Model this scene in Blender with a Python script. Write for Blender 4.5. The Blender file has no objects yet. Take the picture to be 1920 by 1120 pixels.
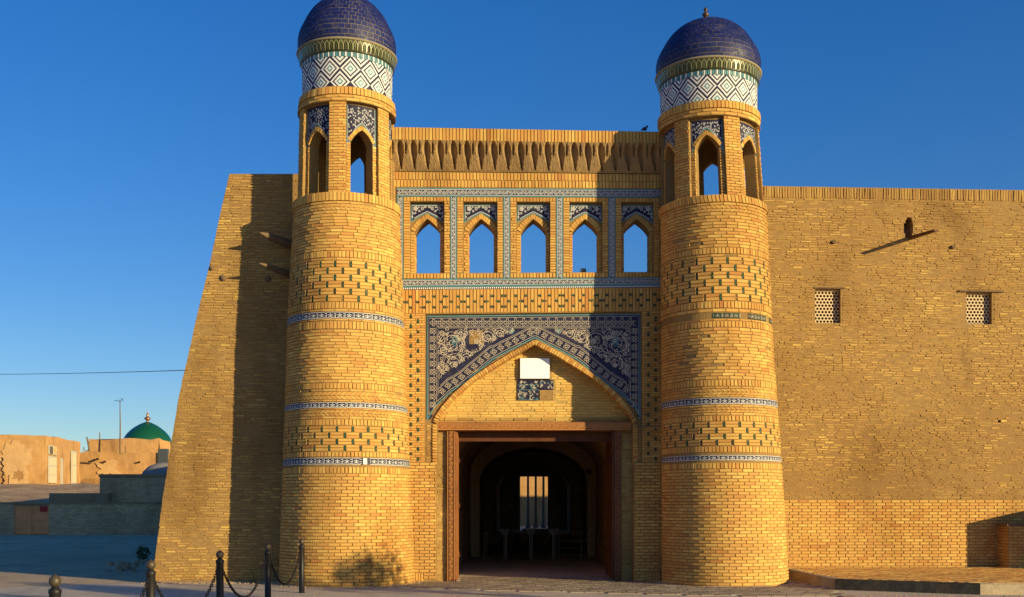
import bpy, math, random
import numpy as np
from mathutils import Vector, noise as mnoise
random.seed(7)
R = math.radians
sc = bpy.context.scene
COL = sc.collection

# ------------------------------------------------------------------ camera, light, exposure
F, CX, YH, CH = 2000.0, 1000.0, 948.0, 1.65      # focal length and principal point in photo pixels, eye height
CAMY = -23.0
cam_d = bpy.data.cameras.new('camera'); cam = bpy.data.objects.new('camera', cam_d); COL.objects.link(cam)
cam.location = (0, CAMY, CH); cam.rotation_euler = (R(90), 0, 0)
cam_d.sensor_width = 36; cam_d.lens = 36 * F / 1920
cam_d.shift_x = -(CX - 960) / 1920; cam_d.shift_y = (YH - 560) / 1920
cam_d.clip_end = 6000; cam_d.clip_start = 0.1
sc.camera = cam
AZ, EL = 54, 10.0
SUN = Vector((math.sin(R(AZ)) * math.cos(R(EL)), -math.cos(R(AZ)) * math.cos(R(EL)), math.sin(R(EL))))
world = bpy.data.worlds.new('World'); sc.world = world; world.use_nodes = True
wn = world.node_tree.nodes; wl = world.node_tree.links
bg = wn['Background']; bg.inputs['Strength'].default_value = 0.14
sky = wn.new('ShaderNodeTexSky'); sky.sky_type = 'NISHITA'; sky.sun_disc = False
sky.sun_elevation = R(EL); sky.sun_rotation = R(180 - AZ)
sky.air_density = 1.0; sky.dust_density = 0.4; sky.ozone_density = 4.0; sky.altitude = 100
hs = wn.new('ShaderNodeHueSaturation'); hs.inputs['Saturation'].default_value = 1.33; hs.inputs['Hue'].default_value = 0.518; hs.inputs['Value'].default_value = 1.0
gm = wn.new('ShaderNodeGamma'); gm.inputs['Gamma'].default_value = 0.80
wl.new(sky.outputs[0], gm.inputs['Color']); wl.new(gm.outputs[0], hs.inputs['Color']); wl.new(hs.outputs[0], bg.inputs[0])
sun_d = bpy.data.lights.new('sun', 'SUN'); sun_d.energy = 5.0; sun_d.angle = R(0.53); sun_d.color = (1.0, 0.79, 0.40)
sun_o = bpy.data.objects.new('sun', sun_d); COL.objects.link(sun_o)
sun_o.rotation_euler = SUN.to_track_quat('Z', 'Y').to_euler(); sun_o.location = (30, -40, 30)
sc.view_settings.view_transform = 'Standard'; sc.view_settings.look = 'None'
sc.view_settings.exposure = 0.62; sc.view_settings.gamma = 1
sc.view_settings.use_curve_mapping = False
sc.cycles.diffuse_bounces = 7; sc.cycles.max_bounces = 12

# ------------------------------------------------------------------ materials
def new_mat(name, rough=0.9, spec=0.3, metal=0.0, coat=0.0):
    m = bpy.data.materials.new(name); m.use_nodes = True
    b = m.node_tree.nodes['Principled BSDF']
    b.inputs['Roughness'].default_value = rough; b.inputs['Specular IOR Level'].default_value = spec
    b.inputs['Metallic'].default_value = metal; b.inputs['Coat Weight'].default_value = coat
    return m, m.node_tree.nodes, m.node_tree.links, b
def ramp(N, stops, mode='LINEAR'):
    r = N.new('ShaderNodeValToRGB'); cr = r.color_ramp; cr.interpolation = mode
    while len(cr.elements) < len(stops): cr.elements.new(0.5)
    for e, (p, c) in zip(cr.elements, stops): e.position = p; e.color = (*c, 1)
    return r
def noise_node(N, L, geo, scale, detail=4, rough=0.55, stretch=None, dist=0.0):
    n = N.new('ShaderNodeTexNoise'); n.inputs['Scale'].default_value = scale; n.inputs['Detail'].default_value = detail
    n.inputs['Roughness'].default_value = rough; n.inputs['Distortion'].default_value = dist
    if stretch:
        mp = N.new('ShaderNodeMapping'); mp.inputs['Scale'].default_value = stretch
        L.new(geo.outputs['Position'], mp.inputs['Vector']); L.new(mp.outputs[0], n.inputs['Vector'])
    else: L.new(geo.outputs['Position'], n.inputs['Vector'])
    return n
def mixc(N, L, a, b, fac, mode='MIX', f=None):
    m = N.new('ShaderNodeMix'); m.data_type = 'RGBA'; m.blend_type = mode
    if f is None: L.new(fac, m.inputs[0])
    else: m.inputs[0].default_value = f
    for s, i in ((a, 6), (b, 7)):
        if isinstance(s, tuple): m.inputs[i].default_value = (*s, 1)
        else: L.new(s, m.inputs[i])
    return m.outputs[2]
def mrange(N, L, src, a, b, c, d):
    m = N.new('ShaderNodeMapRange'); L.new(src, m.inputs[0])
    for i, v in enumerate((a, b, c, d)): m.inputs[i + 1].default_value = v
    return m.outputs[0]
def bump(N, L, h, b, strength, dist=0.01):
    k = N.new('ShaderNodeBump'); k.inputs['Strength'].default_value = strength; k.inputs['Distance'].default_value = dist
    L.new(h, k.inputs['Height']); L.new(k.outputs[0], b.inputs['Normal'])
def earthy(name, stops, grain=30, stain=0.8, stain_col=(0.26, 0.19, 0.12), stain_amt=0.4, bstr=0.5, bdist=0.01, rough=0.92, toned=True, stretch=None, spec=0.2):
    m, N, L, b = new_mat(name, rough, spec)
    geo = N.new('ShaderNodeNewGeometry')
    n1 = noise_node(N, L, geo, grain, 6, 0.65, stretch); n2 = noise_node(N, L, geo, stain, 5, 0.6)
    if toned:
        at = N.new('ShaderNodeAttribute'); at.attribute_name = 'tone'
        a = N.new('ShaderNodeMath'); a.operation = 'MULTIPLY_ADD'; L.new(n1.outputs[0], a.inputs[0]); a.inputs[1].default_value = 0.3; L.new(at.outputs['Fac'], a.inputs[2])
        s = N.new('ShaderNodeMath'); s.operation = 'SUBTRACT'; L.new(a.outputs[0], s.inputs[0]); s.inputs[1].default_value = 0.15; src = s.outputs[0]
    else: src = n1.outputs[0]
    r = ramp(N, stops); L.new(src, r.inputs[0])
    k = mrange(N, L, n2.outputs[0], 0.42, 0.68, 0, stain_amt)
    c1 = mixc(N, L, r.outputs[0], stain_col, k)
    n4 = noise_node(N, L, geo, 0.55, 6, 0.62, (1, 1, 0.55), 0.6)
    r4 = ramp(N, [(0.30, (0.70, 0.66, 0.62)), (0.5, (1, 1, 1)), (0.70, (1.0, 1.0, 1.0))]); L.new(n4.outputs[0], r4.inputs[0])
    c1 = mixc(N, L, c1, r4.outputs[0], None, 'MULTIPLY', 1.0)
    L.new(c1, b.inputs['Base Color'])
    n3 = noise_node(N, L, geo, grain * 2.5, 5, 0.7)
    bump(N, L, n3.outputs[0], b, bstr, bdist)
    return m
def glaze(name, cols, rough=0.22, spec=0.5, dirt=0.25, coat=0.0):
    m, N, L, b = new_mat(name, rough, spec, coat=coat)
    geo = N.new('ShaderNodeNewGeometry'); at = N.new('ShaderNodeAttribute'); at.attribute_name = 'tone'
    r = ramp(N, [(i / max(1, len(cols) - 1), c) for i, c in enumerate(cols)]); L.new(at.outputs['Fac'], r.inputs[0])
    n = noise_node(N, L, geo, 9, 5, 0.7); k = mrange(N, L, n.outputs[0], 0.5, 0.75, 0, dirt)
    L.new(mixc(N, L, r.outputs[0], (0.28, 0.22, 0.15), k), b.inputs['Base Color'])
    L.new(mrange(N, L, n.outputs[0], 0.3, 0.7, rough * 0.7, rough * 1.8), b.inputs['Roughness'])
    return m
BR = [(0.0, (0.48, 0.205, 0.062)), (0.25, (0.54, 0.275, 0.076)), (0.6, (0.60, 0.345, 0.092)), (1.0, (0.68, 0.45, 0.13))]
OLD = [(0.0, (0.30, 0.155, 0.055)), (0.4, (0.38, 0.225, 0.075)), (0.75, (0.46, 0.29, 0.09)), (1.0, (0.60, 0.405, 0.115))]
M = {}
M['brick'] = earthy('fired_brick', BR, 34, 1.1, (0.36, 0.21, 0.07), 0.45, 0.45, 0.008)
M['mortar'] = earthy('brick_mortar', [(0.2, (0.25, 0.155, 0.055)), (0.8, (0.36, 0.225, 0.08))], 40, 1.2, (0.15, 0.1, 0.06), 0.5, 0.8, 0.01, toned=False)
M['oldbrick'] = earthy('weathered_brick', OLD, 26, 0.7, (0.27, 0.155, 0.055), 0.6, 0.8, 0.012)
M['mud'] = earthy('mud_mortar', [(0.25, (0.20, 0.12, 0.048)), (0.5, (0.29, 0.18, 0.068)), (0.75, (0.38, 0.24, 0.088))], 7, 0.3, (0.26, 0.15, 0.055), 0.7, 0.7, 0.016, toned=False, stretch=(1, 1, 3.5))
M['greybrick'] = earthy('grey_brick', [(0.0, (0.46, 0.35, 0.19)), (1.0, (0.64, 0.49, 0.28))], 20, 0.5, (0.22, 0.2, 0.16), 0.4, 0.4)
M['greymortar'] = earthy('grey_mortar', [(0.2, (0.24, 0.18, 0.10)), (0.8, (0.34, 0.26, 0.15))], 20, 0.5, toned=False)
M['adobe'] = earthy('adobe_plaster', [(0.2, (0.38, 0.20, 0.075)), (0.5, (0.46, 0.26, 0.10)), (0.8, (0.55, 0.33, 0.135))], 1.1, 0.35, (0.36, 0.2, 0.1), 0.5, 0.7, 0.06, toned=False)
M['plaster'] = earthy('passage_plaster', [(0.2, (0.46, 0.32, 0.17)), (0.8, (0.56, 0.40, 0.23))], 5, 0.5, toned=False)
M['stucco'] = earthy('cornice_stucco', [(0.2, (0.29, 0.18, 0.075)), (0.8, (0.39, 0.26, 0.115))], 12, 2.0, (0.2, 0.14, 0.09), 0.6, 0.6, 0.012, toned=False)
M['ground'] = earthy('dusty_ground', [(0.25, (0.44, 0.31, 0.18)), (0.5, (0.54, 0.39, 0.23)), (0.75, (0.62, 0.47, 0.29))], 2.2, 0.16, (0.34, 0.25, 0.15), 0.5, 0.7, 0.04, toned=False)
M['mound'] = earthy('dirt_mound', [(0.25, (0.36, 0.24, 0.13)), (0.5, (0.48, 0.33, 0.19)), (0.75, (0.60, 0.44, 0.27))], 1.6, 0.3, (0.24, 0.16, 0.1), 0.5, 1.0, 0.12, toned=False)
M['paver'] = earthy('paving_stone', [(0.0, (0.24, 0.19, 0.14)), (1.0, (0.38, 0.31, 0.23))], 14, 0.8, (0.2, 0.17, 0.13), 0.45, 0.5, 0.006, rough=0.8)
M['asphalt'] = earthy('grey_paving', [(0.25, (0.44, 0.365, 0.27)), (0.75, (0.60, 0.51, 0.39))], 5, 0.5, (0.33, 0.29, 0.24), 0.4, 0.6, 0.01, toned=False)
M['concrete'] = earthy('concrete_kerb', [(0.2, (0.30, 0.24, 0.16)), (0.8, (0.44, 0.36, 0.24))], 9, 1.2, (0.2, 0.15, 0.1), 0.5, 0.9, 0.015, toned=False)
M['kerbdark'] = earthy('dark_kerb_face', [(0.2, (0.03, 0.028, 0.026)), (0.75, (0.065, 0.058, 0.05)), (0.95, (0.16, 0.13, 0.09))], 11, 1.5, (0.08, 0.065, 0.05), 0.6, 0.8, 0.012, toned=False)
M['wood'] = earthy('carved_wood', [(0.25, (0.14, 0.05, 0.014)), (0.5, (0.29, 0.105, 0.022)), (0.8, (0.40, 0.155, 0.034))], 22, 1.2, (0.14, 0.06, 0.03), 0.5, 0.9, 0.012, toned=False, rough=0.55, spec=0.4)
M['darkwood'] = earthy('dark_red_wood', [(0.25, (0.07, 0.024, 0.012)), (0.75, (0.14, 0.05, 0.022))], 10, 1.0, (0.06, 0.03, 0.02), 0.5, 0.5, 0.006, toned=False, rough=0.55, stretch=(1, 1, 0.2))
M['log'] = earthy('weathered_log', [(0.25, (0.11, 0.07, 0.04)), (0.75, (0.22, 0.15, 0.09))], 18, 2, (0.1, 0.07, 0.05), 0.4, 0.8, 0.01, toned=False)
M['navy'] = glaze('navy_glaze', [(0.010, 0.010, 0.034), (0.014, 0.015, 0.050), (0.022, 0.024, 0.062)], 0.5, 0.25, 0.12)
M['dome'] = glaze('blue_dome_glaze', [(0.006, 0.010, 0.065), (0.009, 0.016, 0.105), (0.008, 0.013, 0.085), (0.03, 0.035, 0.09)], 0.45, 0.3, 0.10)
M['turq'] = glaze('turquoise_glaze', [(0.05, 0.18, 0.22), (0.09, 0.27, 0.32)], 0.5, 0.5, 0.3)
M['white'] = glaze('white_glaze', [(0.62, 0.62, 0.62), (0.78, 0.78, 0.78)], 0.6, 0.2, 0.10)
M['cream'] = glaze('cream_glaze', [(0.50, 0.42, 0.32), (0.62, 0.54, 0.42)], 0.5, 0.3, 0.2)
M['green'] = glaze('green_glaze', [(0.008, 0.035, 0.025), (0.010, 0.07, 0.045), (0.02, 0.025, 0.02)], 0.55, 0.25, 0.2)
M['petal'] = glaze('olive_petal_glaze', [(0.035, 0.035, 0.02), (0.07, 0.09, 0.035)], 0.2, 0.6, 0.25)
M['petaledge'] = glaze('yellow_green_glaze', [(0.20, 0.22, 0.08), (0.34, 0.33, 0.15)], 0.25, 0.6, 0.2)
M['joint'] = glaze('pale_joint', [(0.20, 0.17, 0.10), (0.28, 0.24, 0.15)], 0.6, 0.3, 0.3)
M['greendome'] = glaze('green_dome_glaze', [(0.004, 0.055, 0.028), (0.008, 0.085, 0.04)], 0.22, 0.5, 0.0)
def plain(name, col, rough=0.6, metal=0.0, var=0.25, scale=12, spec=0.4):
    m, N, L, b = new_mat(name, rough, spec, metal)
    geo = N.new('ShaderNodeNewGeometry'); n = noise_node(N, L, geo, scale, 4)
    L.new(mixc(N, L, tuple(c * (1 - var) for c in col), tuple(min(1, c * (1 + var)) for c in col), n.outputs[0]), b.inputs['Base Color'])
    bump(N, L, n.outputs[0], b, 0.15, 0.005)
    return m
M['bronze'] = plain('aged_bronze', (0.10, 0.06, 0.03), 0.45, 0.6)
M['copper'] = plain('copper', (0.40, 0.17, 0.08), 0.35, 0.7)
M['iron'] = plain('black_iron', (0.014, 0.013, 0.013), 0.5, 0.3)
M['ironball'] = plain('worn_bronze_ball', (0.07, 0.055, 0.035), 0.5, 0.3, 0.7, 60)
M['steel'] = plain('brushed_steel', (0.62, 0.60, 0.56), 0.3, 0.9, 0.1)
M['steelgrey'] = plain('grey_cabinet', (0.13, 0.125, 0.11), 0.5, 0.2, 0.1)
M['plaque'] = plain('white_plaque', (0.80, 0.84, 0.92), 0.5, 0, 0.03)
M['ink'] = plain('dark_ink', (0.06, 0.06, 0.07), 0.7)
M['lattice'] = plain('pale_lattice', (0.60, 0.47, 0.30), 0.8, 0, 0.12)
M['frame'] = plain('mauve_grey_reveal', (0.30, 0.24, 0.20), 0.85, 0, 0.2)
M['dark'] = plain('dark_interior', (0.02, 0.017, 0.014), 0.9)
M['rust'] = plain('rusty_red_gate', (0.78, 0.30, 0.11), 0.7, 0.1, 0.35, 1.2)
M['red'] = plain('red_paint', (0.40, 0.02, 0.02), 0.6)
M['paledoor'] = plain('pale_grey_door', (0.42, 0.40, 0.33), 0.7, 0, 0.15, 4)
M['glass'] = plain('dim_glass', (0.05, 0.06, 0.07), 0.1)
M['greydome'] = plain('grey_plaster_dome', (0.22, 0.20, 0.19), 0.9, 0, 0.2, 3)
M['straw'] = plain('straw', (0.50, 0.36, 0.14), 0.9, 0, 0.4, 5)
M['bark'] = plain('bark', (0.10, 0.07, 0.045), 0.9)
M['leaf'] = plain('green_leaf', (0.05, 0.10, 0.03), 0.6, 0, 0.5, 6)
M['feather'] = plain('dark_feather', (0.035, 0.035, 0.045), 0.6)
M['rail_stone'] = plain('pale_step', (0.42, 0.43, 0.46), 0.6)

# ------------------------------------------------------------------ mesh helpers
def mesh_obj(name, V, Fc, mats, parent=None, tones=None, mi=None, smooth=False, **props):
    me = bpy.data.meshes.new(name)
    me.from_pydata([tuple(map(float, v)) for v in V], [], [tuple(f) for f in Fc])
    if not isinstance(mats, (list, tuple)): mats = [mats]
    for m in mats: me.materials.append(M[m])
    if mi is not None: me.polygons.foreach_set('material_index', list(mi))
    if tones is not None:
        a = me.attributes.new('tone', 'FLOAT', 'FACE'); a.data.foreach_set('value', np.array(tones, dtype=np.float32))
    if smooth: me.polygons.foreach_set('use_smooth', [True] * len(me.polygons))
    o = bpy.data.objects.new(name, me); COL.objects.link(o)
    if parent is not None:
        o.parent = parent
        if parent.type == 'EMPTY' and parent.parent is None:
            o.location = [-c for c in parent.location]
    for k, v in props.items(): o[k] = v
    return o
def thing(name, label, cat, loc=(0, 0, 0), group=None):
    o = bpy.data.objects.new(name, None); COL.objects.link(o); o.location = loc
    o['label'] = label; o['category'] = cat
    if group: o['group'] = group
    return o
class MB:
    def __init__(s): s.V = []; s.F = []; s.T = []; s.I = []
    def add(s, V, Fc, tone=0.5, mi=0):
        b = len(s.V); s.V.extend(V); s.F.extend([tuple(i + b for i in f) for f in Fc]); s.T += [tone] * len(Fc); s.I += [mi] * len(Fc); return s
    def box(s, a, b, tone=0.5, mi=0):
        x0, y0, z0 = a; x1, y1, z1 = b
        return s.add([(x0, y0, z0), (x1, y0, z0), (x1, y1, z0), (x0, y1, z0), (x0, y0, z1), (x1, y0, z1), (x1, y1, z1), (x0, y1, z1)],
              [(0, 3, 2, 1), (4, 5, 6, 7), (0, 1, 5, 4), (1, 2, 6, 5), (2, 3, 7, 6), (3, 0, 4, 7)], tone, mi)
    def tube(s, pts, rad, n=8, tone=0.5, mi=0, cap=True):
        pts = [Vector(p) for p in pts]; rads = rad if isinstance(rad, (list, tuple)) else [rad] * len(pts)
        V = []; Fc = []
        for i, p in enumerate(pts):
            t = (pts[min(i + 1, len(pts) - 1)] - pts[max(i - 1, 0)]).normalized()
            up = Vector((0, 0, 1)) if abs(t.z) < 0.9 else Vector((1, 0, 0))
            a = t.cross(up).normalized(); b = t.cross(a)
            for k in range(n):
                q = 2 * math.pi * k / n; V.append(tuple(p + (a * math.cos(q) + b * math.sin(q)) * rads[i]))
        for i in range(len(pts) - 1):
            for k in range(n): Fc.append((i * n + k, i * n + (k + 1) % n, (i + 1) * n + (k + 1) % n, (i + 1) * n + k))
        if cap: Fc.append(tuple(range(n))); Fc.append(tuple((len(pts) - 1) * n + k for k in range(n))[::-1])
        return s.add(V, Fc, tone, mi)
    def lathe(s, prof, c=(0, 0, 0), n=24, tone=0.5, mi=0):
        V = []; Fc = []
        for r, z in prof:
            for k in range(n):
                q = 2 * math.pi * k / n; V.append((c[0] + r * math.sin(q), c[1] - r * math.cos(q), c[2] + z))
        for i in range(len(prof) - 1):
            for k in range(n): Fc.append((i * n + k, i * n + (k + 1) % n, (i + 1) * n + (k + 1) % n, (i + 1) * n + k))
        return s.add(V, Fc, tone, mi)
    def build(s, name, mats, parent=None, smooth=False, **p):
        return mesh_obj(name, s.V, s.F, mats, parent, s.T, s.I, smooth, **p)

# pixel helpers: a map takes (u, v, d): photo pixels on a reference surface and metres proud of it, gives a point in the place
def pt(px, py, depth): return ((px - CX) / F * depth, depth + CAMY, CH + (YH - py) / F * depth)
def plane_map(Y0=0.0, tilt=None):
    D = Y0 - CAMY
    def m(u, v, d=0.0):
        vv = v + tilt(v) * (u - 740) if tilt else v
        return ((u - CX) / F * D, Y0 - d, CH + (YH - vv) / F * D)
    return m
def interp(x, xs, ys): return float(np.interp(x, xs, ys))
def ftilt(v): return interp(v, [238, 262, 330, 369, 440, 513, 540, 590, 700, 790], [.018, .015, .009, .004, 0, -.006, -.009, -.010, -.003, 0])

def rt(sd=.2): return min(1, max(0, random.gauss(.52, sd)))
def prism(m, pts, d0, d1, e=0.0, j=0.0):
    """piece from outline pts (u,v) rising from d0 to d1; front rim drawn in by e, corners jittered by j"""
    n = len(pts); cu = sum(p[0] for p in pts) / n; cv = sum(p[1] for p in pts) / n
    back = [m(u, v, d0) for u, v in pts]; fr = []
    for u, v in pts:
        du, dv = cu - u, cv - v; L = math.hypot(du, dv) or 1
        uu = u + (math.copysign(e, du) if abs(du) > e else 0) + random.uniform(-j, j); vv = v + (math.copysign(e, dv) if abs(dv) > e else 0) + random.uniform(-j, j)
        fr.append(m(uu, vv, d1))
    Fc = [tuple(range(n, 2 * n))] + [(i, (i + 1) % n, n + (i + 1) % n, n + i) for i in range(n)]
    return back + fr, Fc
class Pieces:
    def __init__(s): s.L = []
    def add(s, m, pts, d0, d1, e=0.0, j=0.0, tone=None, mi=0):
        V, Fc = prism(m, pts, d0, d1, e, j)
        s.L.append((V, Fc, rt() if tone is None else tone, mi))
    def raw(s, V, Fc, tone=0.5, mi=0): s.L.append((V, Fc, tone, mi))
def face_normal(V, f):
    a, b, c = (Vector(V[f[0]]), Vector(V[f[1]]), Vector(V[f[2]])); return (b - a).cross(c - a)
CAMP = Vector((0, CAMY, CH))
def seen(V, f):
    xs = []; ys = []
    for v in V:
        D = v[1] - CAMY
        if D < 0.5: return 0
        xs.append(CX + F * v[0] / D); ys.append(YH - F * (v[2] - CH) / D)
    x0, x1, y0, y1 = max(0, min(xs)), min(1920, max(xs)), max(0, min(ys)), min(1120, max(ys))
    if x1 <= x0 or y1 <= y0: return 0
    return (x1 - x0) * (y1 - y0)
def emit(P, name, parent, mats, limit=300, stuff=None, facing=None):
    sc_ = []
    for i, (V, Fc, t, mi) in enumerate(P.L):
        a = seen(V, Fc[0])
        if facing is not None:
            c = Vector(np.mean(np.array(V), axis=0)); nrm = Vector((c.x - facing[0], c.y - facing[1], 0)).normalized()
            if nrm.dot((CAMP - c).normalized()) < 0.12: a = 0
        sc_.append((-a, i))
    sc_.sort(); rest = MB(); k = 0
    for a, i in sc_:
        V, Fc, t, mi = P.L[i]
        if k < limit and a < 0:
            mesh_obj(name, V, Fc, mats, parent, [t] * len(Fc), [mi] * len(Fc)); k += 1
        else: rest.add(V, Fc, t, mi)
    if rest.V: rest.build(stuff or name + 'work', mats, parent, kind='stuff')
    return P

def quad(u0, u1, v0, v1): return [(u0, v1), (u1, v1), (u1, v0), (u0, v0)]     # v grows downwards
def lay(P, m, spans, v0, v1, bl, ch, gap=0.9, d=0.012, e=0.35, j=0.2, dj=0.004, phase=0.5, skip=0.0, tone=None, mi=0, lenj=0.0, dback=-0.02):
    """stretcher courses between v0 and v1 (px); spans(v) lists the free (ua, ub) ranges"""
    n = max(1, round((v1 - v0) / ch)); ch = (v1 - v0) / n
    for r in range(n):
        va = v0 + r * ch; vb = va + ch - gap; vm = (va + vb) / 2
        for ua, ub in spans(vm):
            off = ((r % 2) * phase + random.uniform(-0.08, 0.08)) * bl
            k = math.floor((ua - off) / bl); u = off + k * bl
            while u < ub:
                L = bl * (1 + random.uniform(-lenj, lenj)) if lenj else bl
                a, b = max(u, ua), min(u + L - gap, ub); u += L
                if b - a < 1.5 or random.random() < skip: continue
                t = rt() if tone is None else tone(a, vm)
                P.add(m, quad(a, b, va, vb), dback, d + random.uniform(-dj, dj), e, j, t, mi)
def uprights(P, m, u0, u1, v0, v1, w, gap=0.9, d=0.014, j=0.2, e=0.3, tone=None, dj=0.004, dback=-0.02):
    n = max(1, round((u1 - u0) / w)); w = (u1 - u0) / n
    for i in range(n): P.add(m, quad(u0 + i * w, u0 + (i + 1) * w - gap, v0, v1), dback, d + random.uniform(-dj, dj), e, j, tone)
def bowtie(P, m, cu, cv, w, h, d=0.016, horiz=False, mi=0):
    a, b = (w / 2, h / 2)
    pts = [(-a, b), (a, b), (a * 0.45, 0), (a, -b), (-a, -b), (-a * 0.45, 0)]
    if horiz: pts = [(-b, a), (0, a * 0.45), (b, a), (b, -a), (0, -a * 0.45), (-b, -a)]
    P.add(m, [(cu + p, cv + q) for p, q in pts], -0.015, d, 0, 0.1, None, mi)

def columns(B, m, us, top, bot, d0, d1, tone=0.5, mi=0):
    """solid wall between d1 (front) and d0 (back) over the columns us; top(u), bot(u) in px; makes faces, soffits and ends"""
    n = len(us)
    for a, b in zip(us[:-1], us[1:]):
        ea, eb = a + 1e-5, b - 1e-5
        ta, tb, ba, bb = top(ea), top(eb), bot(ea), bot(eb)
        if ba - ta < 0.01 and bb - tb < 0.01: continue
        V = [m(a, ba, d1), m(b, bb, d1), m(b, tb, d1), m(a, ta, d1), m(a, ba, d0), m(b, bb, d0), m(b, tb, d0), m(a, ta, d0)]
        B.add(V, [(0, 1, 2, 3), (5, 4, 7, 6), (1, 0, 4, 5), (3, 2, 6, 7), (0, 3, 7, 4), (2, 1, 5, 6)], tone, mi)
def ribbon(B, m, pts, w, d, closed=False, tone=0.5, mi=0, sx=1.0):
    n = len(pts); V = []; Fc = []
    for i in range(n):
        if closed: a, b = pts[(i - 1) % n], pts[(i + 1) % n]
        else: a, b = pts[max(i - 1, 0)], pts[min(i + 1, n - 1)]
        du, dv = b[0] - a[0], b[1] - a[1]; L = math.hypot(du, dv) or 1
        nu, nv = -dv / L * w / 2 * sx, du / L * w / 2
        u, v = pts[i]; V += [m(u + nu, v + nv, d), m(u - nu, v - nv, d)]
    rng = range(n) if closed else range(n - 1)
    for i in rng:
        k = (i + 1) % n; Fc.append((2 * i, 2 * i + 1, 2 * k + 1, 2 * k))
    B.add(V, Fc, tone, mi)
def spiral(cu, cv, r, turns, ph, sgn=1, n=None, rend=0.18):
    n = n or int(10 * turns) + 4
    return [(cu + sgn * math.cos(ph + 2 * math.pi * turns * t) * r * (1 - (1 - rend) * t), cv + math.sin(ph + 2 * math.pi * turns * t) * r * (1 - (1 - rend) * t)) for t in [i / (n - 1) for i in range(n)]]
def leaf(B, m, u, v, ang, s, d, mi=0, tone=0.5):
    c, q = math.cos(ang), math.sin(ang)
    P = [(0, 0), (s * .5, s * .3), (s * 1.1, 0), (s * .5, -s * .3)]
    B.add([m(u + a * c - b * q, v + a * q + b * c, d) for a, b in P], [(0, 1, 2, 3)], tone, mi)
def scroll_band(B, m, a0, a1, c, A, pitch, d, w=1.5, vert=False, mi=0):
    """running scroll along u (or along v when vert) about the centre line c, half-height A"""
    n = max(1, round((a1 - a0) / pitch)); pitch = (a1 - a0) / n
    def mm(a, b, dd): return m(b, a, dd) if vert else m(a, b, dd)
    wave = [(a0 + pitch * i / 8, c + A * 0.85 * math.sin(math.pi * i / 8)) for i in range(8 * n + 1)]
    ribbon(B, mm, wave, w, d, mi=mi)
    for k in range(n):
        s = 1 if k % 2 else -1; cu = a0 + pitch * (k + .5)
        ribbon(B, mm, spiral(cu, c - s * -0.1 * A, A * 0.62, 1.2, random.uniform(0, 1) + (0 if s > 0 else math.pi), s), w * 0.8, d + 0.001, mi=mi)
        leaf(B, mm, cu + pitch * .45, c - s * A * .55, random.uniform(0, 6), A * .42, d + 0.001, mi)
        leaf(B, mm, cu - pitch * .2, c + s * A * .8, random.uniform(0, 6), A * .36, d + 0.001, mi)

# ------------------------------------------------------------------ ground and setting
def ground_sheet():
    B = MB(); xs = np.concatenate([[-3000, -900, -300, -140], np.linspace(-90, 40, 66), [100, 300, 900, 3000]])
    ys = np.concatenate([[-200, -60], np.linspace(-24, 90, 58), [120, 200, 500, 1200, 4000]])
    V = []
    for y in ys:
        for x in xs:
            h = 0.0
            if x < -9 and 3 < y < 110: h = 0.10 * mnoise.noise(Vector((x * .25, y * .25, 0))) * min(1, (-9 - x) / 6)
            V.append((x, y, h))
    nx = len(xs)
    Fc = [(j * nx + i, j * nx + i + 1, (j + 1) * nx + i + 1, (j + 1) * nx + i) for j in range(len(ys) - 1) for i in range(nx - 1)]
    mesh_obj('ground', V, Fc, 'ground', kind='structure')
ground_sheet()
# pale paved strip in front of the gate and across the left foreground
B = MB()
pv = [(-14, -6.2), (-10.2, -1.6), (-8.6, -0.6), (5.5, -0.6), (30, -0.6), (30, -24), (-16, -24)]
B.add([(x, y, 0.055 if False else 0.02) for x, y in pv] + [(x, y, -0.1) for x, y in pv], [tuple(range(7))[::-1]] + [(i, (i + 1) % 7, 7 + (i + 1) % 7, 7 + i) for i in range(7)])
forecourt = B.build('pavement', 'asphalt', kind='structure')
P = Pieces()
def paver_rows(P, x0, x1, y0, y1, w, dpt, z, ang=0.0, keep=None):
    ca, sa = math.cos(ang), math.sin(ang)
    def m(u, v, d): return (u * ca - v * sa, u * sa + v * ca, z + d)
    v = y0
    r = 0
    while v < y1:
        u = x0 + (r % 2) * w * .5
        while u < x1:
            c = m(u + w / 2, v + dpt / 2, 0)
            if keep is None or keep(c[0], c[1]):
                t = random.random()
                P.add(m, [(u, v), (u + w - .012, v), (u + w - .012, v + dpt - .012), (u, v + dpt - .012)], -0.02, 0.012 + random.uniform(-.002, .003), 0.003, 0.002, t)
            u += w
        v += dpt; r += 1
TWR = {'l': (-3.93, -0.45, 1.42), 'r': (4.05, -0.45, 1.33)}
def keep_pav(x, y):
    if not (-2.9 < x < 5.7 and -4.0 < y < 1.2): return False
    if y < -1.9 - (x + 2.9) * 0.30: return False
    if y > -0.25 and not (-1.62 < x < 1.72): return False
    return all(math.hypot(x - a, y - b) > r + .12 for a, b, r in TWR.values())
paver_rows(P, -8, 9, -5, 4, 0.27, 0.27, 0.022, 0.06, keep_pav)
emit(P, 'paving_stone', forecourt, 'paver', 300, 'paving_stones')

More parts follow.
